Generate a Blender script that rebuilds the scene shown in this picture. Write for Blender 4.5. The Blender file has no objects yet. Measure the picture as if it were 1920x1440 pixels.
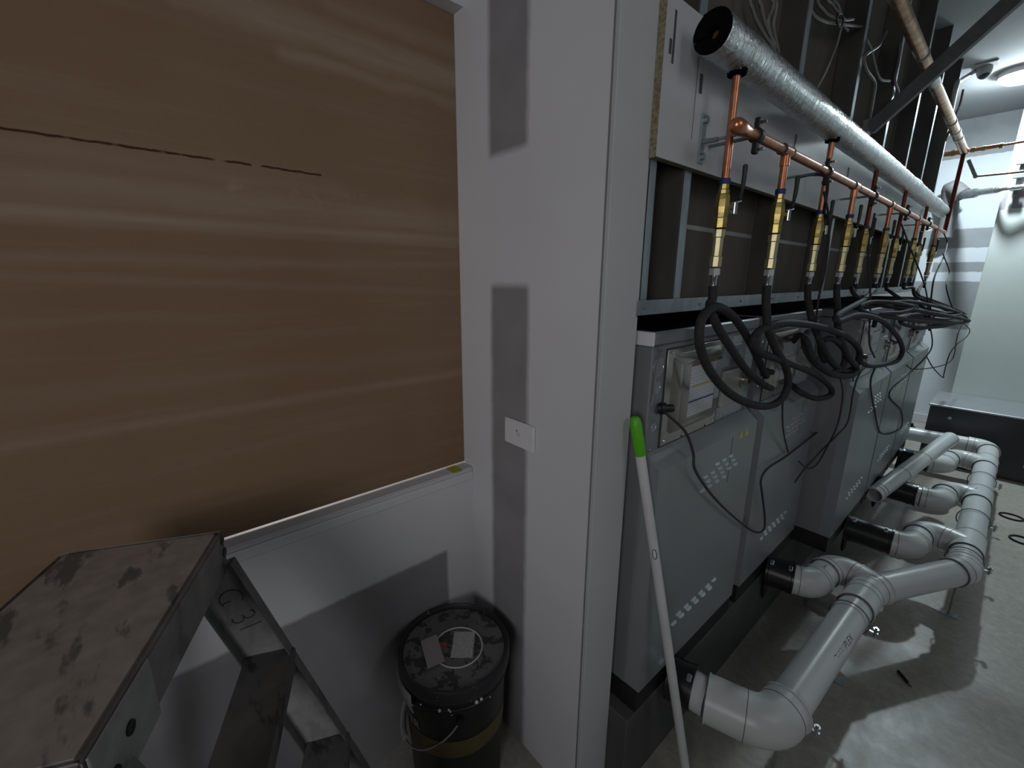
import bpy, bmesh, math, random
from mathutils import Vector, Matrix
random.seed(7)
PI = math.pi
C = bpy.context.scene.collection
SC = bpy.context.scene

# ------------------------------------------------------------------ camera
F_PX, W_PX, H_PX = 809.0, 1920.0, 1440.0
CAM_Z = 1.483
def _d(p):
    return Vector((p[0] - 960.0, p[1] - 720.0, F_PX)).normalized()
_dep = _d((1929, 525)); _up = -_d((945, 4000))
_up = (_up - _dep * _up.dot(_dep)).normalized()
_rt = _dep.cross(_up)
# rows: world x, y, z in picture axes (right, down, forward)
R3 = Matrix((_rt, _dep, _up))
CAM = Vector((0, 0, CAM_Z))
cd = bpy.data.cameras.new('camera'); cam = bpy.data.objects.new('camera', cd); C.objects.link(cam)
cd.sensor_fit = 'HORIZONTAL'; cd.sensor_width = 36.0; cd.lens = 36.0 * F_PX / W_PX
cd.clip_start = 0.02; cd.clip_end = 60
_rot = R3 @ Matrix(((1, 0, 0), (0, -1, 0), (0, 0, -1)))
cam.matrix_world = Matrix.Translation(CAM) @ _rot.to_4x4()
SC.camera = cam

# ------------------------------------------------------------------ light
SC.view_settings.view_transform = 'Standard'; SC.view_settings.look = 'None'
SC.view_settings.gamma = 1.0; SC.view_settings.use_curve_mapping = False
SC.view_settings.exposure = 0.0
w = bpy.data.worlds.new('room_air'); SC.world = w; w.use_nodes = True
w.node_tree.nodes['Background'].inputs[0].default_value = (0.6, 0.62, 0.68, 1)
w.node_tree.nodes['Background'].inputs[1].default_value = 0.0
LAMP = Vector((-0.30, 5.10, 2.845))
def add_light(name, kind, loc, energy, color, **kw):
    l = bpy.data.lights.new(name, kind); l.energy = energy; l.color = color
    for k, v in kw.items(): setattr(l, k, v)
    o = bpy.data.objects.new(name, l); C.objects.link(o); o.location = loc
    return o
add_light('bulkhead_bulb', 'POINT', LAMP, 36, (0.78, 0.93, 1.0), shadow_soft_size=0.045)
add_light('bulkhead_led', 'AREA', LAMP, 40, (0.78, 0.93, 1.0), shape='DISK', size=0.10)
k = add_light('rear_fill', 'AREA', (0.95, -1.9, 1.75), 5.0, (0.98, 0.97, 1.0), shape='RECTANGLE', size=0.9, size_y=1.1)  # added fill light behind the camera, stands for no real lamp
k.rotation_euler = (math.radians(84), 0, math.radians(38)); k.data.spread = math.radians(85)
k = add_light('aisle_fill', 'AREA', (1.45, 0.9, 2.4), 4.0, (0.95, 0.97, 1.0), shape='RECTANGLE', size=0.8, size_y=0.8)  # second added fill light, unseen, brightens the sides facing the aisle
k.rotation_euler = (math.radians(62), 0, math.radians(88))
add_light('next_room_lamp', 'POINT', (-1.75, 0.3, 1.25), 12, (1.0, 0.97, 0.92), shadow_soft_size=0.1)

# ------------------------------------------------------------------ helpers
def P(px, py, x=None, y=None, z=None):
    """a point of the room: where the sight line through a pixel meets a plane of the room"""
    r = R3 @ Vector((px - 960.0, py - 720.0, F_PX))
    if x is not None: t = x / r.x
    elif y is not None: t = y / r.y
    else: t = (z - CAM_Z) / r.z
    return CAM + r * t

class MB:
    def __init__(s): s.bm = bmesh.new()
    def box(s, a, b, bevel=0.0, seg=1):
        a = Vector(a); b = Vector(b)
        lo = Vector([min(a[i], b[i]) for i in range(3)]); hi = Vector([max(a[i], b[i]) for i in range(3)])
        r = bmesh.ops.create_cube(s.bm, size=1.0, matrix=Matrix.Translation((lo + hi) / 2) @ Matrix.Diagonal((*(hi - lo), 1)))
        if bevel > 0:
            es = list({e for v in r['verts'] for e in v.link_edges})
            bmesh.ops.bevel(s.bm, geom=es, offset=bevel, segments=seg, affect='EDGES', clamp_overlap=True)
        return s
    def obox(s, c, ax, ay, az, bevel=0.0, seg=1):
        """box with centre c and full edge vectors ax, ay, az"""
        m = Matrix((ax, ay, az)).transposed().to_4x4(); m.translation = c
        r = bmesh.ops.create_cube(s.bm, size=1.0, matrix=m)
        if bevel > 0:
            es = list({e for v in r['verts'] for e in v.link_edges})
            bmesh.ops.bevel(s.bm, geom=es, offset=bevel, segments=seg, affect='EDGES', clamp_overlap=True)
        return s
    def poly(s, pts, ext):
        """prism: polygon pts pushed along ext"""
        a = [s.bm.verts.new(p) for p in pts]; b = [s.bm.verts.new(Vector(p) + Vector(ext)) for p in pts]
        n = len(pts); s.bm.faces.new(a); s.bm.faces.new(b[::-1])
        for i in range(n): s.bm.faces.new((a[i], b[i], b[(i + 1) % n], a[(i + 1) % n]))
        bmesh.ops.recalc_face_normals(s.bm, faces=s.bm.faces)
        return s
    def tube(s, pts, r, seg=10, caps=True, closed=False):
        pts = [Vector(p) for p in pts]; n = len(pts)
        rad = r if isinstance(r, (list, tuple)) else [r] * n
        def tan(i):
            if closed: return (pts[(i + 1) % n] - pts[i - 1]).normalized()
            return (pts[min(i + 1, n - 1)] - pts[max(i - 1, 0)]).normalized()
        t = tan(0); u = t.orthogonal().normalized(); rings = []
        for i in range(n):
            t2 = tan(i); u = (u - t2 * u.dot(t2)).normalized(); v = t2.cross(u)
            rings.append([s.bm.verts.new(pts[i] + (u * math.cos(2 * PI * k / seg) + v * math.sin(2 * PI * k / seg)) * rad[i]) for k in range(seg)])
        m = n if closed else n - 1
        for i in range(m):
            A = rings[i]; B = rings[(i + 1) % n]
            off = 0
            if closed and i == n - 1:
                off = min(range(seg), key=lambda o: (A[0].co - B[o].co).length)
            for k in range(seg):
                s.bm.faces.new((A[k], A[(k + 1) % seg], B[(k + 1 + off) % seg], B[(k + off) % seg]))
        if caps and not closed:
            s.bm.faces.new(rings[0][::-1]); s.bm.faces.new(rings[-1])
        return s
    def cyl(s, p0, p1, r, seg=14, r1=None, caps=True):
        return s.tube([p0, p1], [r, r if r1 is None else r1], seg, caps)
    def lathe(s, origin, axis, prof, seg=24):
        """prof: list of (distance along axis, radius)"""
        o = Vector(origin); ax = Vector(axis).normalized(); u = ax.orthogonal().normalized(); v = ax.cross(u); rings = []
        for h, r in prof:
            if r < 1e-6: rings.append([s.bm.verts.new(o + ax * h)])
            else: rings.append([s.bm.verts.new(o + ax * h + (u * math.cos(2 * PI * k / seg) + v * math.sin(2 * PI * k / seg)) * r) for k in range(seg)])
        for A, B in zip(rings, rings[1:]):
            for k in range(seg):
                q = (k + 1) % seg
                if len(A) == 1 and len(B) == 1: continue
                if len(A) == 1: s.bm.faces.new((A[0], B[q], B[k]))
                elif len(B) == 1: s.bm.faces.new((A[k], A[q], B[0]))
                else: s.bm.faces.new((A[k], A[q], B[q], B[k]))
        return s
    def sphere(s, c, r, seg=12):
        bmesh.ops.create_uvsphere(s.bm, u_segments=seg, v_segments=max(6, seg // 2), radius=r, matrix=Matrix.Translation(c)); return s

def origin_of(o):
    v = Vector((0, 0, 0))
    while o is not None: v += o.location; o = o.parent
    return v
def obj(name, mb, mat, parent=None, smooth=False, kind=None):
    bm = mb.bm
    if parent is not None:
        bmesh.ops.translate(bm, verts=bm.verts, vec=-origin_of(parent))
    bmesh.ops.recalc_face_normals(bm, faces=bm.faces)
    me = bpy.data.meshes.new(name); bm.to_mesh(me); bm.free()
    me.materials.append(mat)
    if smooth:
        for p in me.polygons: p.use_smooth = True
        try: me.set_sharp_from_angle(angle=math.radians(38))
        except Exception: pass
    o = bpy.data.objects.new(name, me); C.objects.link(o)
    if parent is not None: o.parent = parent
    if kind: o['kind'] = kind
    return o
def thing(name, label, cat, loc=(0, 0, 0), group=None):
    o = bpy.data.objects.new(name, None); C.objects.link(o); o.location = loc; o.empty_display_size = 0.05
    return tag(o, label, cat, group)
def tag(o, label, cat, group=None):
    o['label'] = label; o['category'] = cat
    if group: o['group'] = group
    return o
def struct(name, mb, mat, parent=None, smooth=False):
    return obj(name, mb, mat, parent, smooth, None if parent else 'structure')
def copy_part(o, parent, loc):
    c = o.copy(); C.objects.link(c); c.parent = parent; c.location = loc; return c
def curve(pts, n=8):
    """Catmull-Rom through pts"""
    pts = [Vector(p) for p in pts]; out = []
    q = [pts[0] * 2 - pts[1]] + pts + [pts[-1] * 2 - pts[-2]]
    for i in range(1, len(q) - 2):
        a, b, c, d = q[i - 1], q[i], q[i + 1], q[i + 2]
        for k in range(n):
            t = k / n
            out.append(0.5 * ((2 * b) + (c - a) * t + (2 * a - 5 * b + 4 * c - d) * t * t + (3 * b - a - 3 * c + d) * t ** 3))
    out.append(pts[-1]); return out
def arc_corner(a, b, c, r, n=9):
    """points of a round bend at corner b between a and c"""
    a, b, c = Vector(a), Vector(b), Vector(c); u = (a - b).normalized(); v = (c - b).normalized()
    ang = u.angle(v); t = r / math.tan(ang / 2); t = min(t, (a - b).length * 0.95, (c - b).length * 0.95); r = t * math.tan(ang / 2)
    s0 = b + u * t; s1 = b + v * t; cen = b + (u + v).normalized() * (r / math.sin(ang / 2))
    e0 = s0 - cen; e1 = s1 - cen; th = e0.angle(e1); out = []
    for k in range(n + 1):
        f = k / n; out.append(cen + (e0 * math.sin((1 - f) * th) + e1 * math.sin(f * th)) / math.sin(th))
    return out

# ------------------------------------------------------------------ materials
class NT:
    def __init__(s, name):
        s.m = bpy.data.materials.new(name); s.m.use_nodes = True; s.t = s.m.node_tree; s.n = s.t.nodes; s.b = s.n['Principled BSDF']
        s.co = s.n.new('ShaderNodeTexCoord')
        g = s.n.new('ShaderNodeNewGeometry'); s.pos = g.outputs['Position']
    def link(s, a, b): s.t.links.new(a, b)
    def val(s, sock, v):
        if hasattr(v, 'is_linked') or isinstance(v, bpy.types.NodeSocket): s.link(v, sock)
        else: sock.default_value = v
    def math(s, op, a, b=0.0, c=0.0, clamp=False):
        n = s.n.new('ShaderNodeMath'); n.operation = op; n.use_clamp = clamp
        s.val(n.inputs[0], a); s.val(n.inputs[1], b); s.val(n.inputs[2], c); return n.outputs[0]
    def scale(s, vec, sc):
        n = s.n.new('ShaderNodeVectorMath'); n.operation = 'MULTIPLY'; s.link(vec, n.inputs[0]); n.inputs[1].default_value = sc; return n.outputs[0]
    def noise(s, scale=5, detail=3, rough=0.5, vec=None, stretch=None, dist=0.0):
        n = s.n.new('ShaderNodeTexNoise'); n.inputs['Scale'].default_value = scale; n.inputs['Detail'].default_value = detail
        n.inputs['Roughness'].default_value = rough; n.inputs['Distortion'].default_value = dist
        v = vec if vec is not None else s.pos
        if stretch: v = s.scale(v, stretch)
        s.link(v, n.inputs['Vector']); return n.outputs['Fac']
    def ramp(s, f, stops):
        n = s.n.new('ShaderNodeValToRGB'); s.link(f, n.inputs[0]); e = n.color_ramp.elements
        while len(e) < len(stops): e.new(0.5)
        for i, (p, c) in enumerate(stops):
            e[i].position = p; e[i].color = (*c, 1) if isinstance(c, (tuple, list)) else (c, c, c, 1)
        return n.outputs['Color']
    def mix(s, f, a, b):
        n = s.n.new('ShaderNodeMix'); n.data_type = 'RGBA'; s.val(n.inputs[0], f)
        for i, v in ((6, a), (7, b)):
            if isinstance(v, (tuple, list)): n.inputs[i].default_value = (*v, 1)
            else: s.link(v, n.inputs[i])
        return n.outputs[2]
    def sep(s, v=None):
        n = s.n.new('ShaderNodeSeparateXYZ'); s.link(v if v is not None else s.pos, n.inputs[0]); return n.outputs
    def bump(s, h, strength=0.2, dist=0.01):
        n = s.n.new('ShaderNodeBump'); n.inputs['Strength'].default_value = strength; n.inputs['Distance'].default_value = dist
        s.link(h, n.inputs['Height']); s.link(n.outputs[0], s.b.inputs['Normal'])
    def rect(s, U, V, u0, u1, v0, v1, soft=0.006):
        """1 inside the rectangle, soft edge"""
        def st(x, e): return s.math('MULTIPLY_ADD', s.math('SUBTRACT', x, e), 1.0 / soft, 0.5, clamp=True)
        def en(x, e): return s.math('MULTIPLY_ADD', s.math('SUBTRACT', e, x), 1.0 / soft, 0.5, clamp=True)
        a = s.math('MULTIPLY', st(U, u0), en(U, u1)); b = s.math('MULTIPLY', st(V, v0), en(V, v1))
        return s.math('MULTIPLY', a, b)
    def any(s, masks):
        m = masks[0]
        for q in masks[1:]: m = s.math('MAXIMUM', m, q)
        return m
    def set(s, color=None, rough=0.5, metal=0.0, spec=None):
        if color is not None:
            if isinstance(color, (tuple, list)): s.b.inputs['Base Color'].default_value = (*color, 1)
            else: s.link(color, s.b.inputs['Base Color'])
        s.val(s.b.inputs['Roughness'], rough); s.b.inputs['Metallic'].default_value = metal
        if spec is not None: s.b.inputs['Specular IOR Level'].default_value = spec
        return s
def lerpc(a, b, f): return tuple(a[i] * (1 - f) + b[i] * f for i in range(3))

def m_mottle(name, c, amt=0.25, scale=12, rough=0.5, metal=0.0, bump=0.0, spec=None, stretch=None, detail=4):
    n = NT(name); f = n.noise(scale, detail, 0.6, stretch=stretch)
    col = n.ramp(f, [(0.3, tuple(x * (1 - amt) for x in c)), (0.7, tuple(min(1, x * (1 + amt)) for x in c))])
    n.set(col, rough, metal, spec)
    if bump: n.bump(n.noise(scale * 3, 4, 0.6, stretch=stretch), bump, 0.004)
    return n.m

WHITE = (0.66, 0.66, 0.68); RAW = (0.275, 0.265, 0.275)
def m_plaster(name, axes, rects, soft=0.012, wob=0.012, white=WHITE, raw=RAW):
    """white set / primed plasterboard with the raw grey board still showing in rects"""
    n = NT(name); X = n.sep(); ax = {'x': 0, 'y': 1, 'z': 2}
    nz = n.math('MULTIPLY_ADD', n.noise(16, 3), wob * 2, -wob); nz2 = n.math('MULTIPLY_ADD', n.noise(22, 3, vec=n.scale(n.pos, (1, 1.3, 0.8))), wob * 2, -wob)
    U = n.math('ADD', X[ax[axes[0]]], nz); V = n.math('ADD', X[ax[axes[1]]], nz2)
    wcol = n.ramp(n.noise(3.0, 3), [(0.3, tuple(c * 0.93 for c in white)), (0.7, white)])
    rcol = n.ramp(n.noise(9, 5), [(0.3, tuple(c * 0.9 for c in raw)), (0.7, tuple(c * 1.06 for c in raw))])
    if rects:
        msk = n.any([n.rect(U, V, *r[:4], soft=(r[4] if len(r) > 4 else soft)) for r in rects])
        col = n.mix(msk, wcol, rcol)
    else: col = wcol
    n.set(col, 0.85, 0, 0.25); n.bump(n.noise(60, 3), 0.08, 0.002)
    return n.m

M = {}
# walls
M['stub'] = m_plaster('plaster_stub', 'xz', [(-0.955, -0.812, 1.780, 3.2, 0.02), (-0.951, -0.800, -0.2, 1.463, 0.02)], wob=0.006)
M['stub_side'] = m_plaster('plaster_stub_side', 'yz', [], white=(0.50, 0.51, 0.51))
M['winwall'] = m_plaster('plaster_window_wall', 'yz', [(-3.0, 0.638, -0.2, 0.632, 0.012)], wob=0.004)
M['plain'] = m_plaster('plaster_plain', 'yz', [])
M['far'] = m_plaster('plaster_far_wall', 'xz', [(-1.2, -0.2, 1.783, 1.962), (-0.66, -0.2, 1.556, 1.650), (-1.2, -0.2, 1.0, 1.466), (-1.2, -0.2, 2.61, 3.1)], soft=0.006, wob=0.008, white=(0.64, 0.67, 0.70), raw=(0.30, 0.31, 0.32))
M['pier'] = m_plaster('plaster_pier', 'xz', [(-0.262, -0.232, 2.035, 2.17), (-0.20, 0.3, 2.04, 2.19), (-0.262, 0.3, 2.30, 2.37)], soft=0.006, wob=0.006, white=(0.60, 0.64, 0.61))
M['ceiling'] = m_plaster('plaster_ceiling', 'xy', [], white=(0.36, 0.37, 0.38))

def m_floor():
    n = NT('concrete_floor')
    a = n.noise(1.6, 5, 0.6); b = n.noise(38, 5, 0.7); c = n.noise(7, 4, 0.6, dist=0.6)
    base = n.ramp(a, [(0.3, (0.315, 0.295, 0.25)), (0.7, (0.42, 0.395, 0.34))])
    grit = n.ramp(b, [(0.35, (0.72, 0.72, 0.72)), (0.7, (1.1, 1.1, 1.1))])
    m = n.n.new('ShaderNodeMix'); m.data_type = 'RGBA'; m.blend_type = 'MULTIPLY'; m.inputs[0].default_value = 0.8
    n.link(base, m.inputs[6]); n.link(grit, m.inputs[7])
    dust = n.math('MULTIPLY', n.ramp(c, [(0.52, 0), (0.68, 1)]), 0.35)
    n.set(n.mix(dust, m.outputs[2], (0.50, 0.50, 0.50)), n.ramp(c, [(0.3, 0.46), (0.7, 0.34)]), 0, 0.5)
    n.bump(b, 0.12, 0.003); return n.m
M['floor'] = m_floor()

def m_board():
    """brown paper face with pale dusty smears and an inked snap line"""
    n = NT('brown_paper_board'); X = n.sep(); y, z = X[1], X[2]
    g = n.noise(150, 2, 0.7); big = n.noise(2.2, 3)
    base = n.ramp(big, [(0.3, (0.215, 0.136, 0.082)), (0.72, (0.245, 0.164, 0.104))])
    base = n.mix(n.math('MULTIPLY', n.ramp(g, [(0.4, 0), (0.7, 1)]), 0.28), base, (0.20, 0.125, 0.07))
    nz = n.math('MULTIPLY_ADD', n.noise(5, 4, 0.6), 0.05, -0.025); zz = n.math('ADD', z, nz)
    st = n.noise(1.0, 5, 0.65, stretch=(1, 1.6, 26))
    def band(c, h, lo=-9, hi=9, k=1.0, v=None, so=0.03):
        return n.math('MULTIPLY', n.rect(y, v if v is not None else zz, lo, hi, c - h, c + h, soft=so), k)
    tilt = n.math('SUBTRACT', zz, n.math('MULTIPLY', y, 0.02))
    bands = n.any([band(1.632, 0.030, k=0.75, so=0.05), band(1.585, 0.012, k=1.0, so=0.02, v=z), band(1.572, 0.005, k=0.7, so=0.012, v=z), band(1.515, 0.008, k=0.55, so=0.02),
                   band(1.475, 0.006, k=0.5, so=0.015, v=n.math('ADD', z, n.math('MULTIPLY', y, 0.05))), band(1.195, 0.008, k=0.75, so=0.02, v=n.math('ADD', z, n.math('MULTIPLY', nz, 0.3))),
                   band(1.99, 0.030, lo=0.12, k=1.0, so=0.03), band(1.935, 0.012, lo=0.3, k=0.7, so=0.02), band(2.06, 0.015, lo=0.4, k=0.6, so=0.03), band(1.27, 0.015, k=0.3, so=0.04), band(1.68, 0.022, lo=-0.4, hi=0.42, k=0.5, so=0.04)])
    fac = n.math('MULTIPLY', bands, n.ramp(st, [(0.25, 0.25), (0.65, 1.0)]))
    blot = n.math('MULTIPLY', n.rect(y, z, 0.15, 0.62, 1.60, 1.68, soft=0.05), n.ramp(n.noise(14, 4, 0.65), [(0.52, 0), (0.66, 0.8)]))
    faint = n.math('MULTIPLY', n.ramp(st, [(0.5, 0), (0.8, 0.45)]), 0.8)
    fac = n.math('MULTIPLY', n.any([fac, blot, faint]), 0.50)
    col = n.mix(fac, base, (0.42, 0.345, 0.275))
    ink = n.rect(y, n.math('ADD', z, n.math('MULTIPLY_ADD', n.noise(40, 2), 0.006, -0.003)), -3, 0.368, 1.7065, 1.7105, soft=0.002)
    ink = n.math('MULTIPLY', ink, n.ramp(n.noise(1, 2, stretch=(1, 26, 1)), [(0.38, 0), (0.46, 1)]))
    col = n.mix(ink, col, (0.05, 0.022, 0.012))
    n.set(col, 0.9, 0, 0.2); n.bump(g, 0.05, 0.002); return n.m
M['board'] = m_board()

M['sill'] = m_mottle('sill_white', (0.58, 0.58, 0.60), 0.06, 6, 0.6)
M['corner'] = m_mottle('corner_bead', (0.20, 0.20, 0.20), 0.1, 20, 0.7)
M['lining'] = m_mottle('lining_paper', (0.105, 0.093, 0.078), 0.2, 5, 0.9, stretch=(1, 1, 0.4))
M['galv'] = m_mottle('galvanised_steel', (0.36, 0.40, 0.43), 0.22, 30, 0.42, 0.75, stretch=(1, 1, 0.3))
M['web'] = m_mottle('shaded_stud_web', (0.075, 0.070, 0.064), 0.2, 14, 0.6, 0.2, stretch=(1, 1, 0.4))  # steel web coloured dark for its unlit side
M['galv_dull'] = m_mottle('weathered_steel', (0.20, 0.205, 0.21), 0.2, 20, 0.6, 0.3)
M['panel'] = m_mottle('white_melamine', (0.50, 0.51, 0.52), 0.05, 3, 0.45)
M['chip'] = m_mottle('chipboard_edge', (0.23, 0.20, 0.12), 0.5, 130, 0.9, bump=0.3)
M['print'] = m_mottle('black_print', (0.06, 0.06, 0.065), 0.4, 90, 0.7)
M['black'] = m_mottle('black_plastic', (0.012, 0.012, 0.013), 0.2, 30, 0.45)
M['rubber'] = m_mottle('black_rubber', (0.014, 0.014, 0.015), 0.3, 25, 0.32)
M['hose'] = m_mottle('hose_rubber', (0.034, 0.032, 0.034), 0.25, 60, 0.72, bump=0.1, spec=0.22)
M['cable'] = m_mottle('grey_cable_sheath', (0.042, 0.042, 0.046), 0.15, 40, 0.65, spec=0.25)
M['cable_white'] = m_mottle('white_cable_sheath', (0.19, 0.185, 0.18), 0.12, 40, 0.6)
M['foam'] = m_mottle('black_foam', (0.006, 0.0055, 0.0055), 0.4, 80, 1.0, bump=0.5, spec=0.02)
M['brass'] = m_mottle('yellow_brass', (0.40, 0.31, 0.11), 0.22, 60, 0.34, 0.85)
M['brass_pale'] = m_mottle('pale_brass', (0.54, 0.485, 0.28), 0.12, 60, 0.38, 0.65)
M['chrome'] = m_mottle('chrome', (0.62, 0.63, 0.65), 0.06, 30, 0.2, 1.0)
M['nut'] = m_mottle('white_zinc_nut', (0.60, 0.60, 0.60), 0.08, 40, 0.4, 0.4)
M['blue'] = m_mottle('blue_tape', (0.012, 0.03, 0.14), 0.2, 40, 0.6)
M['red_lever'] = m_mottle('black_lever_sleeve', (0.02, 0.021, 0.022), 0.2, 40, 0.5)
def m_copper(name, c, dark, rough):
    n = NT(name); f = n.noise(22, 4, 0.6); p = n.noise(7, 3, 0.6)
    col = n.ramp(f, [(0.3, dark), (0.65, c)]); col = n.mix(n.ramp(p, [(0.55, 0), (0.7, 0.6)]), col, tuple(x * 0.6 for x in c))
    n.set(col, rough, 0.8); return n.m
M['copper'] = m_copper('copper', (0.62, 0.27, 0.155), (0.40, 0.15, 0.08), 0.36)
M['copper_fit'] = m_copper('copper_fitting', (0.70, 0.29, 0.15), (0.5, 0.17, 0.075), 0.3)
M['copper_old'] = m_copper('tarnished_copper', (0.58, 0.36, 0.21), (0.26, 0.11, 0.06), 0.33)
M['copper_red'] = m_copper('dark_red_copper', (0.22, 0.05, 0.035), (0.11, 0.025, 0.02), 0.45)
def m_foil():
    n = NT('aluminium_foil'); a = n.noise(70, 4, 0.62, dist=0.4); b = n.noise(1.0, 4, 0.65, stretch=(26, 130, 26))
    n.set(n.ramp(a, [(0.3, (0.52, 0.54, 0.55)), (0.7, (0.64, 0.65, 0.66))]), n.ramp(b, [(0.3, 0.16), (0.7, 0.36)]), 0.95)
    h = n.math('ADD', n.math('MULTIPLY', a, 0.6), b); n.bump(h, 0.9, 0.008); return n.m
M['foil'] = m_foil()
M['pvc'] = m_mottle('white_pvc', (0.60, 0.62, 0.62), 0.04, 4, 0.28)
M['pvc_fit'] = m_mottle('white_pvc_fitting', (0.585, 0.605, 0.595), 0.04, 5, 0.34)
M['glue'] = m_mottle('pipe_joint_line', (0.12, 0.125, 0.13), 0.2, 30, 0.6)
M['ink'] = m_mottle('grey_ink', (0.06, 0.06, 0.07), 0.2, 30, 0.7)
M['boiler'] = m_mottle('grey_enamel_steel', (0.275, 0.30, 0.305), 0.07, 2.5, 0.36, 0.25, stretch=(1, 2, 0.5))
M['boiler_dk'] = m_mottle('grey_steel_side', (0.21, 0.222, 0.23), 0.06, 3, 0.45, 0.2)
M['boiler_lid'] = m_mottle('grey_steel_lid', (0.22, 0.225, 0.24), 0.05, 3, 0.4, 0.2)
M['seam'] = m_mottle('dark_seam', (0.03, 0.032, 0.034), 0.2, 20, 0.7)
M['louver'] = m_mottle('pressed_louver_steel', (0.50, 0.54, 0.54), 0.06, 8, 0.25, 0.6)
M['stainless'] = m_mottle('brown_stainless', (0.40, 0.37, 0.34), 0.10, 3, 0.28, 0.85, stretch=(1, 1, 6))
M['steelbase'] = m_mottle('black_steel_base', (0.012, 0.012, 0.013), 0.3, 12, 0.55)
M['wiring'] = m_mottle('pale_green_grey_cover', (0.34, 0.35, 0.31), 0.05, 5, 0.45)
M['plinth'] = m_mottle('shaded_plinth', (0.075, 0.074, 0.073), 0.15, 6, 0.8)  # concrete plinth, colour lowered to carry the shadow it lies in
M['yellow'] = m_mottle('warning_yellow', (0.62, 0.52, 0.02), 0.08, 40, 0.5)
M['tape'] = m_mottle('green_yellow_tape', (0.42, 0.42, 0.03), 0.08, 30, 0.6)
M['wood_pole'] = m_mottle('white_pole', (0.58, 0.58, 0.58), 0.08, 12, 0.4)
M['green'] = m_mottle('green_grip', (0.10, 0.42, 0.015), 0.1, 20, 0.45)
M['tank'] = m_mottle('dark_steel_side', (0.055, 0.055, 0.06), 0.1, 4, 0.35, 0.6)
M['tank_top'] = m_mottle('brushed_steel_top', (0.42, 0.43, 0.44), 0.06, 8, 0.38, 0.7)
M['lamp_body'] = m_mottle('lamp_body', (0.7, 0.7, 0.7), 0.05, 8, 0.4)
M['grey_plastic'] = m_mottle('grey_plastic', (0.30, 0.30, 0.31), 0.06, 10, 0.5)
M['duct'] = m_mottle('dusty_lagging', (0.19, 0.19, 0.195), 0.2, 9, 0.8)
M['card'] = m_mottle('grey_brown_card', (0.28, 0.255, 0.25), 0.06, 20, 0.9)
M['white_plastic'] = m_mottle('white_plastic', (0.72, 0.72, 0.74), 0.03, 10, 0.35)
def m_emit(name, c, s):
    n = NT(name); n.set((0.9, 0.9, 0.9), 0.5); n.b.inputs['Emission Color'].default_value = (*c, 1); n.b.inputs['Emission Strength'].default_value = s; return n.m
M['glow'] = m_emit('lit_diffuser', (0.92, 0.97, 1.0), 8)
def m_label():
    """instruction sheet: white paper with rows of small print, a brown head, an amber row and a blue row (object z up)"""
    n = NT('instruction_sheet'); g = n.co.outputs['Generated']; X = n.sep(g); u, v = X[1], X[2]
    rows = n.math('SINE', n.math('MULTIPLY', v, 120.0)); words = n.noise(1, 2, vec=n.scale(g, (1, 26, 60)))
    pr = n.math('MULTIPLY', n.ramp(rows, [(0.55, 0), (0.7, 1)]), n.ramp(words, [(0.42, 0), (0.5, 0.6)]))
    col = n.mix(pr, (0.52, 0.55, 0.58), (0.16, 0.17, 0.19))
    col = n.mix(n.rect(u, v, 0.0, 1, 0.955, 1.01, soft=0.01), col, (0.22, 0.09, 0.05))
    col = n.mix(n.rect(u, v, 0.06, 1, 0.555, 0.595, soft=0.01), col, (0.40, 0.33, 0.10))
    col = n.mix(n.rect(u, v, 0.0, 1, 0.27, 0.305, soft=0.01), col, (0.03, 0.035, 0.20))
    n.set(col, 0.45); return n.m
M['label'] = m_label()
def m_label2():
    n = NT('small_notice_sheet'); g = n.co.outputs['Generated']; X = n.sep(g); u, v = X[1], X[2]
    sp = n.noise(1, 3, 0.7, vec=n.scale(g, (1, 30, 46)))
    col = n.mix(n.ramp(sp, [(0.45, 0), (0.52, 1)]), (0.50, 0.55, 0.57), (0.16, 0.20, 0.23)); n.set(col, 0.5); return n.m
M['notice'] = m_label2()
def m_label3():
    n = NT('lid_label'); g = n.co.outputs['Generated']
    sp = n.noise(1, 3, 0.7, vec=n.scale(g, (40, 22, 1)))
    col = n.mix(n.ramp(sp, [(0.46, 0), (0.54, 0.7)]), (0.50, 0.50, 0.49), (0.20, 0.20, 0.20)); n.set(col, 0.6); return n.m
M['lid_label'] = m_label3()
def m_splat(name, base, spots, thr=0.66, scale=30, rough=0.5, metal=0.0, amt=1.0, stretch=None):
    n = NT(name); f = n.noise(scale, 4, 0.7); g = n.noise(4, 4, 0.6, stretch=stretch)
    col = n.ramp(g, [(0.3, tuple(c * 0.75 for c in base)), (0.7, tuple(c * 1.25 for c in base))])
    col = n.mix(n.math('MULTIPLY', n.ramp(f, [(thr, 0), (thr + 0.04, 1)]), amt), col, spots); n.set(col, rough, metal); return n.m
M['lid'] = m_splat('dusty_black_lid', (0.125, 0.125, 0.122), (0.02, 0.02, 0.02), 0.525, 24, 0.75, amt=0.85)
M['drum'] = m_splat('black_drum', (0.010, 0.009, 0.010), (0.45, 0.45, 0.45), 0.76, 48, 0.4)
M['drum_rim'] = m_splat('splashed_rim', (0.022, 0.022, 0.025), (0.50, 0.50, 0.50), 0.655, 55, 0.45)
M['drum_label'] = m_mottle('olive_label', (0.085, 0.066, 0.020), 0.25, 14, 0.5)
M['plaster_drip'] = m_mottle('dried_plaster', (0.52, 0.52, 0.53), 0.06, 20, 0.85)
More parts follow.
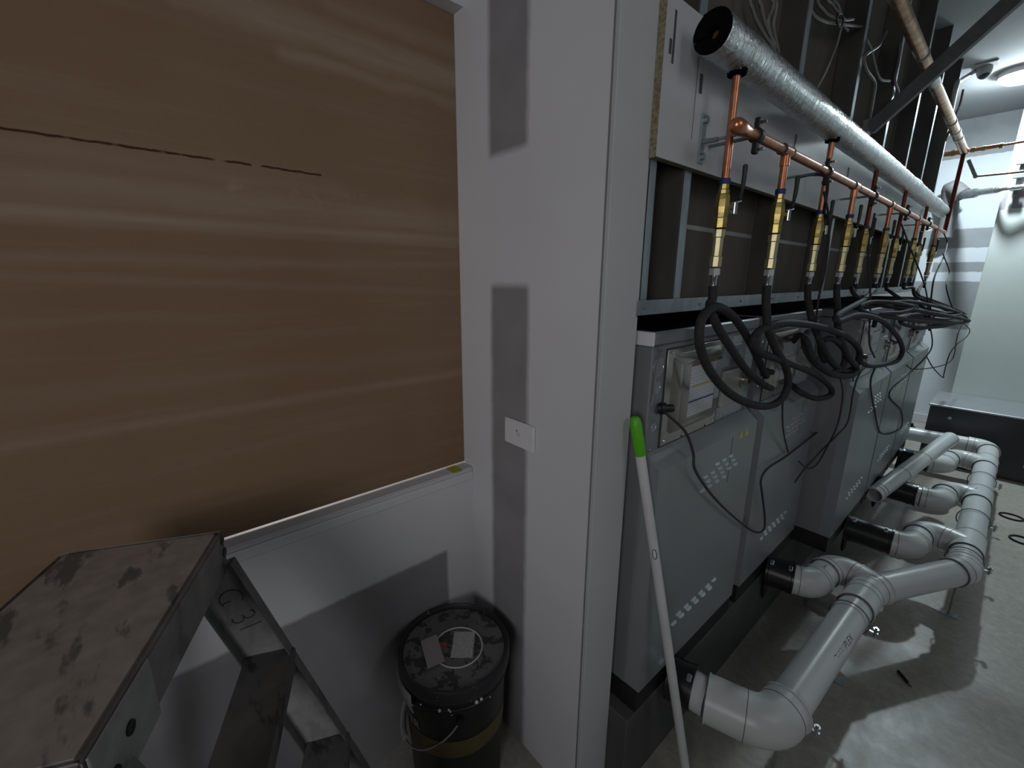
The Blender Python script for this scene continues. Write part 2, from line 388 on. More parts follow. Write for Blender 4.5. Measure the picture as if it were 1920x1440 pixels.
def m_ladder(name, base, dark, amt=0.9):
    n = NT(name); a = n.noise(11, 4, 0.6, stretch=(0.75, 2.2, 1)); b = n.noise(30, 4, 0.6)
    col = n.ramp(b, [(0.3, tuple(c * 0.82 for c in base)), (0.7, tuple(c * 1.15 for c in base))])
    col = n.mix(n.math('MULTIPLY', n.ramp(a, [(0.56, 0), (0.63, 1)]), amt), col, dark); n.set(col, 0.7, 0.15); n.bump(b, 0.1, 0.002); return n.m
M['ladder_cap'] = m_ladder('worn_ladder_cap', (0.33, 0.28, 0.245), (0.11, 0.10, 0.09))
M['ladder_side'] = m_ladder('worn_ladder_apron', (0.20, 0.185, 0.178), (0.12, 0.115, 0.112))
M['ladder_al'] = m_ladder('worn_aluminium', (0.29, 0.28, 0.275), (0.17, 0.165, 0.16), 0.5)
M['ladder_flange'] = m_ladder('aluminium_edge', (0.13, 0.13, 0.128), (0.06, 0.06, 0.06), 0.6)
M['tread'] = m_ladder('grimy_tread', (0.10, 0.094, 0.09), (0.028, 0.027, 0.026))

# ------------------------------------------------------------------ room shell
XJ, XW, XB, Y0, YJ, ZC = -0.568, -1.057, -1.100, 0.742, 0.868, 2.95
YF, YP, XR, YB, XP, XC = 6.2, 5.45, 1.75, -2.9, -0.268, -1.25
struct('floor', MB().box((-2.4, YB - .1, -0.1), (XR + .1, YF + .1, 0)), M['floor'])
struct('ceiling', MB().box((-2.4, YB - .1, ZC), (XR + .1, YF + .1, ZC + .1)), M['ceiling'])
struct('wall_right', MB().box((XR, YB - .1, 0), (XR + .1, YF + .1, ZC)), M['plain'])
struct('wall_back', MB().box((-2.4, YB - .1, 0), (XR, YB, ZC)), M['plain'])
struct('wall_far', MB().box((XC - .1, YF, 0), (XR, YF + .1, ZC)), M['far'])
struct('wall_pier', MB().box((XP, YP, 0), (XR, YF, ZC), 0.003), M['pier'])
struct('wall_cavity', MB().box((XC - .1, YJ, 0), (XC, YF, ZC)), M['lining'])  # dark colour here deepens the shade in the cavity behind the boilers
# projecting stub wall: front face with raw tape bands, side face, near corner bead
ws = struct('wall_stub', MB().box((-2.4, Y0, 0), (XJ - 0.012, YJ, ZC)), M['stub'])
obj('side_lining', MB().box((XJ - 0.012, Y0 + 0.0015, 0), (XJ, YJ, ZC), 0.001), M['stub_side'], ws)
obj('corner_bead', MB().box((XJ - 0.013, Y0 - 0.0006, 0), (XJ - 0.0095, Y0 + 0.003, ZC)), M['corner'], ws)
# wall with the boarded window opening
ZS, ZH = 0.893, 2.146
ww = struct('wall_left', MB().box((XW - 0.1, YB, 0), (XW, Y0, 0.878)), M['winwall'])
obj('header', MB().box((XW - 0.1, YB, ZH), (XW, Y0, ZC)), M['winwall'], ww)
obj('end_post', MB().box((XW - 0.1, YB, 0.878), (XW, -1.9, ZH)), M['winwall'], ww)
struct('wall_next_room', MB().box((-2.4, YB, 0), (-2.3, Y0, ZC)), M['plain'])
sl = struct('trim_1', MB().box((XW - 0.1, -1.9, 0.8785), (XW + 0.004, Y0 - 0.0005, ZS), 0.003, 2), M['sill'])
obj('sill_apron', MB().box((XW + 0.0002, -1.9, 0.852), (XW + 0.006, Y0 - 0.0005, 0.8785), 0.002), M['winwall'], sl)
b = obj('infill_board', MB().box((XB - 0.005, -1.9, ZS + 0.0042), (XB, Y0 - 0.001, ZH - 0.001)), M['board'])
tag(b, 'large brown paper faced board closing the window opening, smeared with pale dust', 'board')
obj('edge_batten', MB().box((XB - 0.045, -1.9, ZH - 0.05), (XB - 0.0055, Y0 - 0.001, ZH - 0.002)), M['chip'], b)
# strip of tape folded over the sill
ta = P(838, 880, z=ZS + .001); tb = P(862, 885, z=ZS + .001)
tp = obj('masking_tape', MB().box((XW - 0.04, 0.668, ZS + 0.0002), (XW + 0.0055, 0.702, ZS + 0.0012)), M['tape'])
tag(tp, 'short strip of yellow green tape stuck on the window sill', 'tape')
bb = MB().box((XP + .001, YP - 0.012, 0), (XR, YP, 0.09), 0.003)
struct('baseboard_far', MB().box((XC, YF - 0.012, 0), (XP, YF, 0.09), 0.003), M['sill'])

# wall plate
t = thing('blank_wall_plate', 'white rectangular blank wall plate on the raw grey strip of the stub wall', 'wall plate', (-0.824, Y0, 1.07))
obj('plate', MB().box((-0.8825, Y0 - 0.010, 1.034), (-0.7655, Y0, 1.106), 0.003, 2), M['white_plastic'], t, True)
obj('knockout_cap', MB().cyl((-0.822, Y0 - 0.0095, 1.071), (-0.822, Y0 - 0.0118, 1.071), 0.0075, 16), M['sill'], t)
obj('screw', MB().cyl((-0.829, Y0 - 0.0095, 1.080), (-0.829, Y0 - 0.0125, 1.080), 0.003, 8), M['grey_plastic'], t)

# ------------------------------------------------------------------ steel stud wall above the boilers
ZT = 1.398; YE = 4.58
sw = struct('wall_studs', MB().box((-0.657, YJ, ZT), (-0.645, YE, ZC)), M['lining'])
obj('bottom_track', MB().box((-0.646, YJ - 0.008, ZT), (-0.563, YE, ZT + 0.0025)).box((-0.5645, YJ - 0.008, ZT), (-0.563, YE, ZT + 0.036)).box((-0.563, YJ - 0.008, ZT + 0.030), (-0.5622, YE, ZT + 0.036)), M['galv'], sw)
for i, y in enumerate([0.872, 1.016, 1.63, 2.215, 2.80, 3.385, 3.93, 4.545]):
    wd = 0.026 if i == 0 else 0.033
    mb = MB().box((-0.5695, y, ZT + .003), (-0.568, y + wd, ZC)).box((-0.645, y, ZT + .003), (-0.568, y + 0.0015, ZC)).box((-0.645, y, ZT + .003), (-0.6435, y + wd, ZC)).box((-0.5775, y + wd - 0.0015, ZT + .003), (-0.568, y + wd, ZC))
    st_ = obj('stud', mb, M['galv'], sw)
    obj('web', MB().box((-0.6435, y - .0006, ZT + .003), (-0.5705, y, ZC)), M['web'], st_)  # dark sheet over the steel, shade put into its colour
for y, z in ((1.06, 1.62),):
    obj('joint_tape', MB().box((-0.6448, 1.05, 1.616), (-0.6443, YE, 1.628)), M['grey_plastic'], sw)
for i in range(14):
    y = 0.885 + i * 0.26
    obj('track_screw', MB().cyl((-0.5625, y, ZT + 0.018), (-0.5605, y, ZT + 0.018), 0.0035, 8), M['galv_dull'], sw)
# white melamine board fixed on the studs
PB, PT = 1.728, 2.020
pn = thing('mounting_panel', 'long white faced chipboard panel fixed across the steel studs behind the copper pipes', 'panel', (-0.559, 0.864, PB))
for i, (a, c) in enumerate(((0.864, 2.02), (2.022, 3.20), (3.202, 4.40))):
    obj('panel_board', MB().box((-0.5675, a, PB), (-0.551, c, PT)), M['chip'], pn)
    obj('white_face', MB().box((-0.551, a + .0005, PB + .0005), (-0.5500, c - .0005, PT - .0005)), M['panel'], pn)
def on_panel(y0, y1, z0, z1, name, mat, d=0.0006):
    return obj(name, MB().box((-0.55, y0, z0), (-0.55 + d, y1, z1)), mat, pn)
on_panel(0.892, 0.8995, 1.904, 1.996, 'printed_bar', M['print']); on_panel(0.880, 0.889, 1.918, 1.944, 'printed_block', M['print'])
on_panel(0.9985, 0.9998, 1.785, 1.945, 'pencil_line', M['ink'])
for y, z in ((1.012, 1.902), (1.62, 1.90), (2.24, 1.90)):
    obj('slot', MB().box((-0.55, y, z - 0.022), (-0.5488, y + 0.012, z + 0.016), 0.0005), M['black'], pn)

# ------------------------------------------------------------------ boilers
def box_x(x0, x1, y0, y1, z0, z1, bev=0.0, seg=1): return MB().box((x0, y0, z0), (x1, y1, z1), bev, seg)
louver_src = None
def louver_mb(w=0.029, h=0.0065):
    m = MB(); a = [(0, -w / 2, 0), (0, w / 2, 0), (0.006, w / 2 - .004, -h * .75), (0.006, -w / 2 + .004, -h * .75)]
    b0 = [(0, -w / 2, -h), (0, w / 2, -h)]
    v = [m.bm.verts.new(p) for p in a + b0]
    for f in ((0, 1, 2, 3), (3, 2, 5, 4), (0, 3, 4), (1, 5, 2)): m.bm.faces.new([v[i] for i in f])
    return m
def boiler(xf, y0, W, label, detail):
    """xf = face of the cabinet; the door stands 42 mm proud of it"""
    global louver_src
    y1 = y0 + W; xb = xf - 0.46
    t = thing('boiler', label, 'boiler', (xf, y0, 0), 'boilers standing in a row along the stud wall')
    cab = obj('cabinet', box_x(xb, xf, y0, y1, 0.345, 1.326, 0.003), M['boiler_dk'], t)
    obj('lid', MB().box((xb - .005, y0 - .002, 1.3275), (xf + .004, y1 + .002, 1.361), 0.004), M['boiler_lid'], t)
    obj('top_shade_sheet', MB().box((xb, y0 + .012, 1.3612), (xf - .004, y1 - .012, 1.3635)), M['foam'], t)  # black sheet added to darken the unlit top of the lid
    obj('lid_end', box_x(xf - 0.085, xf + 0.0042, y0 - 0.006, y0 - 0.0021, 1.3275, 1.3605, 0.001), M['white_plastic'] if detail > 1 else M['boiler_lid'], t)  # white on the first boiler stands for the lit end of its lid
    dx = xf + 0.042
    m = MB(); prof = [(xf, 0.345), (dx, 0.345), (dx, 1.022), (xf + .002, 1.058), (xf, 1.058)]
    m.poly([(x, y0 + .004, z) for x, z in prof], (0, W - .008, 0))
    door = obj('door', m, M['boiler'], t)
    obj('door_seam', MB().box((dx - .001, y0 + W * .69, 0.86), (dx + .0006, y0 + W * .69 + .0022, 1.012)), M['seam'], door)
    for k in (0.03, 0.28, 0.5, 0.72, 0.95):
        obj('screw', MB().cyl((xf + .001, y0 + W * k, 1.064), (xf + .004, y0 + W * k, 1.064), 0.004, 8), M['chrome'], t)
    obj('base_frame', MB().box((xb + .02, y0 + .004, 0.270), (xf + .036, y1 - .004, 0.3449)), M['steelbase'], t)
    obj('drain_tube', MB().tube([(dx + .008, y0 + W * .47, .262), (dx + .010, y0 + W * .465, .23), (dx + .010, y0 + W * .455, .18), (dx + .008, y0 + W * .45, .155)], [.006, .0115, .0115, .004], 10), M['rubber'], t, True)
    # control boxes and sheets on the cabinet face
    for kz, kr in ((1.275, .022), (1.224, .015), (1.121, .011)):
        ko = obj('knockout', MB().cyl((xf, y0 + .029, kz), (xf + .0012, y0 + .029, kz), kr, 24), M['boiler'], t)
        obj('knockout_edge', MB().tube([(xf + .0012, y0 + .029 + kr * math.cos(a), kz + kr * math.sin(a)) for a in [k * 2 * PI / 24 for k in range(24)]], .0009, 5, closed=True), M['louver'], ko)
    c0, c1, z0, z1 = y0 + .063, y0 + .368, 1.060, 1.313
    m = MB(); m.box((xf, c0, z0), (xf + .004, c1, z1), .0015)
    a = [(xf + .004, c0 + .028, z0 + .026), (xf + .004, c1 - .014, z0 + .026), (xf + .004, c1 - .014, z1 - .014), (xf + .004, c0 + .028, z1 - .014)]
    e = [(xf + .020, c0 + .056, z0 + .048), (xf + .020, c1 - .030, z0 + .048), (xf + .020, c1 - .030, z1 - .038), (xf + .020, c0 + .056, z1 - .038)]
    va = [m.bm.verts.new(p) for p in a]; ve = [m.bm.verts.new(p) for p in e]
    m.bm.faces.new(ve); [m.bm.faces.new((va[i], va[(i + 1) % 4], ve[(i + 1) % 4], ve[i])) for i in range(4)]
    bmesh.ops.bevel(m.bm, geom=[ed for ed in m.bm.edges if all(vv in ve or vv in va for vv in ed.verts)], offset=.007, segments=3, affect='EDGES')
    cov = obj('control_cover', m, M['stainless'], t, True)
    obj('cover_gasket', MB().box((xf + .0002, c0 - .003, z0 - .003), (xf + .0030, c1 + .003, z1 + .003)), M['seam'], cov)
    obj('instruction_sheet', MB().box((xf + .0202, y0 + .158, 1.124), (xf + .0207, y0 + .300, 1.268)), M['label'], cov)
    obj('instruction_sheet', MB().box((xf + .0202, y0 + .303, 1.150), (xf + .0207, y0 + .335, 1.262)), M['notice'], cov)
    for yy, zz in ((c0 + .02, z1 - .008), (c1 - .01, z1 - .008), (c0 + .02, z0 + .012), (c1 - .02, z0 + .012)):
        obj('cover_screw', MB().cyl((xf + .0035, yy, zz), (xf + .006, yy, zz), .0035, 8), M['chrome'], cov)
    q = y0 + .378
    obj('wiring_cover', MB().box((xf, q + .004, 1.105), (xf + .012, y1 - .075, 1.215), .003), M['wiring'], t)
    obj('cover_lip', MB().box((xf + .0121, q + .02, 1.211), (xf + .0135, y1 - .095, 1.2145)), M['nut'], t)
    obj('notice_sheet', MB().box((xf, q + .006, 1.064), (xf + .001, y1 - .05, 1.101)), M['notice'], t)
    obj('notice_sheet', MB().box((xf, q + .004, 1.225), (xf + .001, q + .055, 1.318)), M['notice'], t)
    obj('notice_sheet', MB().box((xf, y1 - .070, 1.10), (xf + .001, y1 - .012, 1.318)), M['notice'], t)
    obj('notice_sheet', MB().box((xf, q + .06, 1.285), (xf + .001, q + .125, 1.318)), M['label'], t)
    obj('gauge', MB().lathe((xf, q + .085, 1.255), (1, 0, 0), [(0, .020), (.014, .020), (.016, .017), (.016, 0)], 18), M['boiler_dk'], t, True)
    obj('gas_inlet', MB().lathe((xf, y1 - .10, 1.175), (1, 0, 0), [(0, .026), (.02, .026), (.02, .016), (.035, .016), (.035, 0)], 16), M['stainless'], t, True)
    g = obj('cable_gland', MB().lathe((xf, y0 + .036, 1.168), (0.55, 0.83, 0), [(0, .012), (.010, .012), (.010, .015), (.024, .015), (.024, .011), (.044, .010), (.044, 0)], 12), M['black'], t, True)
    # white sensor lead
    obj('sensor_lead', MB().tube(curve([(xf + .004, y0 + .02, 1.322), (xf + .006, y0 + .034, 1.31), (xf + .005, y0 + .018, 1.285), (xf + .004, y0 + .010, 1.20), (xf + .003, y0 + .008, 1.185)], 5), .0022, 6), M['cable_white'], t, True)
    # warning triangles
    for k in (0.795, 0.865):
        m = MB(); yy = y0 + W * k; m.poly([(dx, yy - .012, .992), (dx, yy + .012, .992), (dx, yy, 1.014)], (.0008, 0, 0)); obj('warning_sticker', m, M['yellow'], door)
    # louvres: three short rows above and below
    if louver_src is None:
        louver_src = obj('louver', louver_mb(), M['louver'], door); first = True
    else: first = False
    spots = []
    for rz, cols, off, kk in ((0.952, 3, .33, .046), (0.932, 5, .26, .046), (0.912, 5, .28, .046), (0.892, 4, .25, .046), (0.508, 6, .19, .046), (0.488, 6, .165, .046)):
        for k in range(cols): spots.append((y0 + W / .612 * (off + k * kk), rz))
    for i, (yy, zz) in enumerate(spots):
        loc = Vector((dx, yy, zz)) - origin_of(door)
        if first and i == 0: louver_src.location = loc; bmfix = louver_src
        else: copy_part(louver_src, door, loc)
    return t
# the first louver is authored about the origin
_orig_origin = origin_of
def _louver_setup():
    global louver_src
    me_b = louver_mb().bm; bmesh.ops.recalc_face_normals(me_b, faces=me_b.faces); me = bpy.data.meshes.new('louver'); me_b.to_mesh(me); me_b.free(); me.materials.append(M['louver'])
    louver_src = bpy.data.objects.new('louver', me)
_louver_setup()
XF1, XF2 = -0.545, -0.412
struct('plinth', MB().box((-1.02, YJ + .002, 0), (-0.506, 4.30, 0.268), 0.004), M['plinth'])
boilers = [boiler(XF1, 0.906, 0.612, 'grey steel boiler nearest the white stub wall, next to the green topped pole', 2),
           boiler(XF1, 1.572, 0.612, 'second grey boiler from the stub wall, set back beside the first behind the coiled hoses', 1),
           boiler(XF2, 2.215, 0.645, 'third grey boiler, standing forward of the first two with its dark side showing', 1),
           boiler(XF2, 2.885, 0.645, 'fourth grey boiler from the stub wall, behind the loose white pipe', 1),
           boiler(XF2, 3.555, 0.645, 'last grey boiler at the far end of the row near the steel box', 1)]

# ------------------------------------------------------------------ pvc manifold
ZP = 0.28; RP = 0.0535; RE = 0.0585
def Q(px, py): return P(px, py, z=ZP)
pv = thing('flue_manifold', 'white plastic pipe manifold running along the floor in front of the boilers', 'pipe', (0, 2.2, 0))
def ring(c, d, r=RE + .0012, w=.003): return MB().cyl(Vector(c) - Vector(d) * w / 2, Vector(c) + Vector(d) * w / 2, r, 28)
def straight(a, b):
    return obj('pipe', MB().cyl(a, b, RP, 28), M['pvc'], pv, True)
def elbow(a, b, c, r=.075, ext=.035, RE=RE):
    arc = arc_corner(a, b, c, r); d0 = (arc[0] - arc[1]).normalized(); d1 = (arc[-1] - arc[-2]).normalized()
    pts = [arc[0] + d0 * ext] + arc + [arc[-1] + d1 * min(ext, .035)]
    o = obj('elbow', MB().tube(pts, RE, 28), M['pvc_fit'], pv, True)
    for p, d in ((pts[0], d0), (arc[0], d0), (pts[-1], d1), (arc[-1], d1)):
        obj('socket_lip', ring(p, d, RE + (.0028 if p in (pts[0], pts[-1]) else .0006), .004 if p in (pts[0], pts[-1]) else .002), M['glue'] if p not in (pts[0], pts[-1]) else M['pvc_fit'], o, True)
        obj('joint_line', ring(p + d * .0035, d, RE - .001, .004), M['glue'], o, True)
    return pts[0], pts[-1]
V = Vector
A0 = V((-0.455, 1.095, ZP)); E1 = V((-0.236, 1.150, ZP)); B1 = V((-0.190, 2.03, ZP)); E2 = V((0.043, 2.50, ZP)); E3 = V((0.036, 4.60, ZP)); ENDP = V((-0.95, 4.50, ZP))
s0, s1 = elbow(A0, E1, B1, .085, .10, .0655); straight(A0, s0)
n0, n1 = elbow(E1, B1, E2, .16, .03); straight(s1, n0)
q0, q1 = elbow(B1, E2, E3, .085, .035); straight(n1, q0)
r0, r1 = elbow(E2, E3, ENDP, .07, .03); straight(q1, r0); straight(r1, ENDP)
def collar_pair(c, d, w=.19):
    d = V(d).normalized(); c = V(c)
    o = obj('tee_body', MB().cyl(c - d * w / 2, c + d * w / 2, RE, 28), M['pvc_fit'], pv, True)
    for s in (-1, 1): obj('joint_line', ring(c + d * s * (w / 2 + .001), d, RE - .001, .004), M['glue'], o, True); obj('socket_lip', ring(c + d * s * (w / 2 - .004), d, RE + .0025, .008), M['pvc_fit'], o, True)
    return o
def branch(start, e, f, join):
    a = elbow(start, e, f, .06, .02); b = elbow(e, f, join, .06, .02)
    straight(start, a[0])
    if (b[0] - a[1]).length > .004: straight(a[1], b[0])
    o = obj('tee_arm', MB().tube([b[1], join], [RE, RE], 28), M['pvc_fit'], pv, True)
branch(V((-0.425, 1.885, ZP)), V((-0.350, 1.905, ZP)), V((-0.318, 2.125, ZP)), V((-0.165, 2.075, ZP)))
collar_pair(B1 + (E1 - B1).normalized() * .07, B1 - E1, .17)
branch(V((-0.205, 2.535, ZP)), V((-0.130, 2.545, ZP)), V((-0.110, 2.79, ZP)), V((0.042, 2.74, ZP)))
collar_pair((0.042, 2.755, ZP), (0, 1, 0))
branch(V((-0.205, 3.235, ZP)), V((-0.095, 3.235, ZP)), V((-0.080, 3.49, ZP)), V((0.040, 3.43, ZP)))
collar_pair((0.040, 3.445, ZP), (0, 1, 0))
branch(V((-0.225, 3.90, ZP)), V((-0.150, 3.91, ZP)), V((-0.120, 4.20, ZP)), V((0.037, 4.13, ZP)))
collar_pair((0.037, 4.15, ZP), (0, 1, 0))
# printing on the first run of pipe
def text_on(body, size, origin, du, dv, bend_r=None, parent=None, mat=None, name='lettering', ext=.0004):
    """flat letters laid along du (unit) with their tops towards dv (unit); bend_r wraps them round a pipe"""
    cu = bpy.data.curves.new('txt', 'FONT'); cu.body = body; cu.size = size; cu.extrude = 0
    tmp = bpy.data.objects.new('txt', cu); C.objects.link(tmp); bpy.context.view_layer.update()
    me = bpy.data.meshes.new_from_object(tmp.evaluated_get(bpy.context.evaluated_depsgraph_get()))
    bpy.data.objects.remove(tmp); du = V(du).normalized(); dv = V(dv).normalized(); nn = du.cross(dv); o = V(origin)
    if bend_r:
        mbm = bmesh.new(); mbm.from_mesh(me); bmesh.ops.subdivide_edges(mbm, edges=[e for e in mbm.edges if e.calc_length() > size * .15], cuts=3); mbm.to_mesh(me); mbm.free()
    for v in me.vertices:
        x, y = v.co.x, v.co.y
        if bend_r: v.co = o + du * x + dv * (math.sin(y / bend_r) * bend_r) + nn * ((math.cos(y / bend_r) - 1) * bend_r + ext)
        else: v.co = o + du * x + dv * y + nn * ext
    if parent:
        off = origin_of(parent)
        for v in me.vertices: v.co -= off
    me.materials.append(mat or M['ink']); q = bpy.data.objects.new(name, me); C.objects.link(q)
    if parent: q.parent = parent
    return q
dr = (B1 - E1).normalized(); side = dr.cross(V((0, 0, 1))); nrm = (side * 0.88 + V((0, 0, 1)) * 0.48).normalized(); upv = nrm.cross(dr).normalized()
prun = E1 + dr * 0.36
text_on('DWV IPLEX', .030, prun + nrm * (RP + .0003), dr, upv, RP, pv, M['ink'])
e2d = (V((-0.318, 2.125, ZP)) - V((-0.350, 1.905, ZP))).normalized()
text_on('DWV', .016, V((-0.342, 1.965, ZP)) + V((0.3, 0, .954)).normalized() * (RE + .001), e2d, V((-0.954, 0, .3)), RE, pv, M['ink'])

# rubber couplings with band clamps
def coupling(a, b, label, r=.062):
    a = V(a); b = V(b); d = (b - a).normalized()
    t = thing('rubber_coupling', label, 'pipe coupling', a, 'black rubber couplings between boilers and white pipe')
    L = (b - a).length
    obj('sleeve', MB().lathe(a, d, [(0, 0), (0, r + .003), (.008, r + .003), (.010, r), (L - .010, r), (L - .008, r + .003), (L, r + .003), (L, 0)], 28), M['rubber'], t, True)
    for s in (0.17, 0.83):
        c = a + d * L * s
        cl = obj('band_clamp', MB().lathe(c - d * .006, d, [(0, r - .002), (0, r + .0022), (.012, r + .0022), (.012, r - .002)], 28), M['rubber'], t, True)
        up = (V((0.2, -.45, .9)) - d * V((0.2, -.45, .9)).dot(d)).normalized()
        obj('clamp_screw', MB().obox(c + up * (r + .006), d * .014, up.cross(d) * .022, up * .009, .002), M['chrome'], cl)
coupling((-0.502, 1.085, ZP), (-0.432, 1.103, ZP), 'black rubber pipe coupling beside the white pole at the first boiler')
coupling((-0.502, 1.868, ZP), (-0.405, 1.891, ZP), 'short black rubber coupling with two bright clamps at the second boiler')
coupling((-0.369, 2.528, ZP), (-0.190, 2.537, ZP), 'long shiny black rubber coupling at the third boiler')
coupling((-0.369, 3.232, ZP), (-0.190, 3.235, ZP), 'black rubber coupling under the loose white pipe at the fourth boiler')
coupling((-0.369, 3.895, ZP), (-0.215, 3.90, ZP), 'black rubber coupling farthest away, at the last boiler')
# pipe stands with bright wing bolts
def stand(c, d, label):
    c = V(c); d = V(d).normalized(); s = V((d.y, -d.x, 0))
    t = thing('pipe_clip', label, 'pipe clip', (c.x, c.y, 0), 'clips carrying the white floor pipe')
    arc = [c + (s * math.cos(a) + V((0, 0, 1)) * math.sin(a)) * (RE + .0022) for a in [k * 2 * PI / 24 for k in range(24)]]
    obj('strap', MB().tube(arc, .0024, 6, closed=True), M['galv_dull'], t)
    obj('ear', MB().obox(c + s * (RE + .014) - V((0, 0, .012)), s * .030, d * .012, V((0, 0, .004)), .001), M['galv'], t)
    obj('bolt', MB().cyl(c + s * (RE + .020) - V((0, 0, .026)), c + s * (RE + .020) + V((0, 0, .012)), .0042, 8), M['chrome'], t)
    obj('nut', MB().cyl(c + s * (RE + .020) - V((0, 0, .004)), c + s * (RE + .020) + V((0, 0, .007)), .0085, 6), M['chrome'], t)
    obj('foot_rod', MB().cyl((c.x, c.y, 0.004), (c.x, c.y, ZP - RP), .005, 8), M['galv'], t)
    obj('foot_plate', MB().box((c.x - .03, c.y - .02, 0), (c.x + .03, c.y + .02, .004)), M['galv'], t)
stand(E1 + dr * .10, dr, 'steel pipe clip next to the nearest bend of the floor pipe')
stand(E1 + dr * .66, dr, 'steel pipe clip near the printed lettering on the floor pipe')
stand((0.042, 2.60, ZP), (0, 1, 0), 'steel pipe clip at the bend where the floor pipe turns away')
stand((0.041, 3.10, ZP), (0, 1, 0), 'steel pipe clip half way along the far straight floor pipe')
stand((0.039, 3.78, ZP), (0, 1, 0), 'steel pipe clip farthest along the straight floor pipe')
# loose length of pipe lying across
lp = thing('loose_pipe', 'loose length of white plastic pipe with open end lying across the couplings', 'pipe', (-0.34, 3.0, .31))
la, lb = P(1638, 928, z=.306), V((-0.142, 3.88, .482)); ld = (lb - la).normalized(); RL = .043
obj('tube', MB().lathe(la, ld, [(0.0, RL - .004), (0, RL), ((lb - la).length, RL), ((lb - la).length, RL - .004), (0.0, RL - .004)], 28), M['pvc'], lp, True)
for f in (.035, .065, .33, .60): obj('joint_line', MB().cyl(la + ld * (f * (lb - la).length), la + ld * (f * (lb - la).length + .004), RL + .0008, 28, caps=False), M['glue'], lp, True)

# ------------------------------------------------------------------ copper pipework on the wall
XFO, XH = -0.485, -0.445
foil_y = [1.045, 1.745, 2.37, 3.03, 3.75]; head_y = [1.265, 1.925, 2.53, 3.25, 3.98]
ZFO = 1.945; ZHD = 1.785
fp = thing('insulated_pipe', 'silver foil wrapped pipe along the white panel, open end showing black foam', 'pipe', (XFO, 0.93, ZFO))
pts = []; rad = []
n = 90
for i in range(n + 1):
    y = 0.922 + (4.44 - 0.922) * i / n
    pts.append((XFO, y, ZFO + .004 * i / n)); rad.append(.0385 + .0012 * math.sin(i * 2.1) * random.random() + (.003 if abs(y - 3.15) < .05 or abs(y - 4.0) < .03 else 0))
m = MB().tube(pts, rad, 26, caps=False)
obj('foil_jacket', m, M['foil'], fp, True)
m = MB()
N = 30; prof = []
for k in range(N + 1):
    a = math.radians(200) + math.radians(348) * k / N
    prof.append((math.cos(a), math.sin(a)))
for (rr0, rr1) in ((.011, .0375),):
    inner = [m.bm.verts.new((XFO + c * rr0, 0.928, ZFO + s * rr0)) for c, s in prof]; outer = [m.bm.verts.new((XFO + c * rr1, 0.918 + .004 * random.random(), ZFO + s * rr1)) for c, s in prof]
    ib = [m.bm.verts.new((XFO + c * rr0, 0.985, ZFO + s * rr0)) for c, s in prof]
    for k in range(N):
        m.bm.faces.new((inner[k], inner[k + 1], outer[k + 1], outer[k])); m.bm.faces.new((inner[k], ib[k], ib[k + 1], inner[k + 1]))
obj('foam_lining', m, M['foam'], fp)
obj('copper_core', MB().cyl((XFO, 0.945, ZFO), (XFO, 4.42, ZFO + .004), .0108, 14), M['copper'], fp, True)
for i, y in enumerate(foil_y):
    zt = ZFO - .036
    obj('drop_pipe', MB().cyl((XFO, y, ZFO - .01), (XFO, y, 1.690), .0084, 14), M['copper'] if i < 2 else M['copper_red'], fp, True)
    if i < 2:
        m = MB().lathe((XFO, y, zt + .004), (0, 0, -1), [(0, .020), (.010, .019), (.012, .010)], 14); obj('collar_foam', m, M['foam'], fp)
        m = MB().tube([(XFO + .014 * math.cos(a), y + .018 * math.sin(a), zt + .002 + .003 * math.sin(3 * a)) for a in [k * 2 * PI / 16 for k in range(16)]], .004, 6, closed=True); obj('foil_collar', m, M['foil'], fp, True)
hd = thing('copper_header', 'thin copper header pipe with drop legs running along the panel below the foil pipe', 'pipe', (XH, 1.0, ZHD))
obj('pipe', MB().cyl((XH, 0.985, ZHD), (XH, 4.36, ZHD + .02), .0108, 16), M['copper'], hd, True)
hz = lambda y: ZHD + .02 * (y - 1) / 3.36
obj('end_cap', MB().lathe((XH, 1.035, ZHD), (0, -1, 0), [(0, .0128), (.022, .0132), (.026, .0150), (.052, .0158), (.062, .0125), (.067, .006), (.068, 0)], 20), M['copper_fit'], hd, True)
for i, y in enumerate(head_y):
    z = hz(y)
    tee = MB().cyl((XH, y - .026, z), (XH, y + .026, z), .0128, 16).cyl((XH, y, z), (XH, y, z - .034), .0106, 14)
    obj('tee', tee, M['copper_fit'], hd, True)
    for s in (-1, 1): obj('solder_ring', MB().cyl((XH, y + s * .026, z), (XH, y + s * .029, z), .0136, 14), M['print'], hd)
    obj('drop_pipe', MB().cyl((XH, y, z - .03), (XH, y, 1.690), .0084, 14), M['copper'], hd, True)
for y in (1.085, 1.60, 2.20, 2.90, 3.6):
    z = hz(y)
    c = obj('pipe_clip', MB().lathe((XH, y - .007, z), (0, 1, 0), [(0, .011), (0, .0155), (.014, .0155), (.014, .011)], 16), M['black'], hd, True)
    for s in (-1, 1):
        obj('clip_ear', MB().box((XH - .006, y - .007, z + s * .013), (XH + .006, y + .007, z + s * .036), .002), M['black'], c)
        obj('clip_screw', MB().cyl((XH - .010, y + .004, z + s * .027), (XH + .016, y + .004, z + s * .027), .0032, 8), M['chrome'], c)
    obj('clip_rod', MB().cyl((XH - .012, y, z), (-0.549, y, z), .004, 8), M['galv'], c)
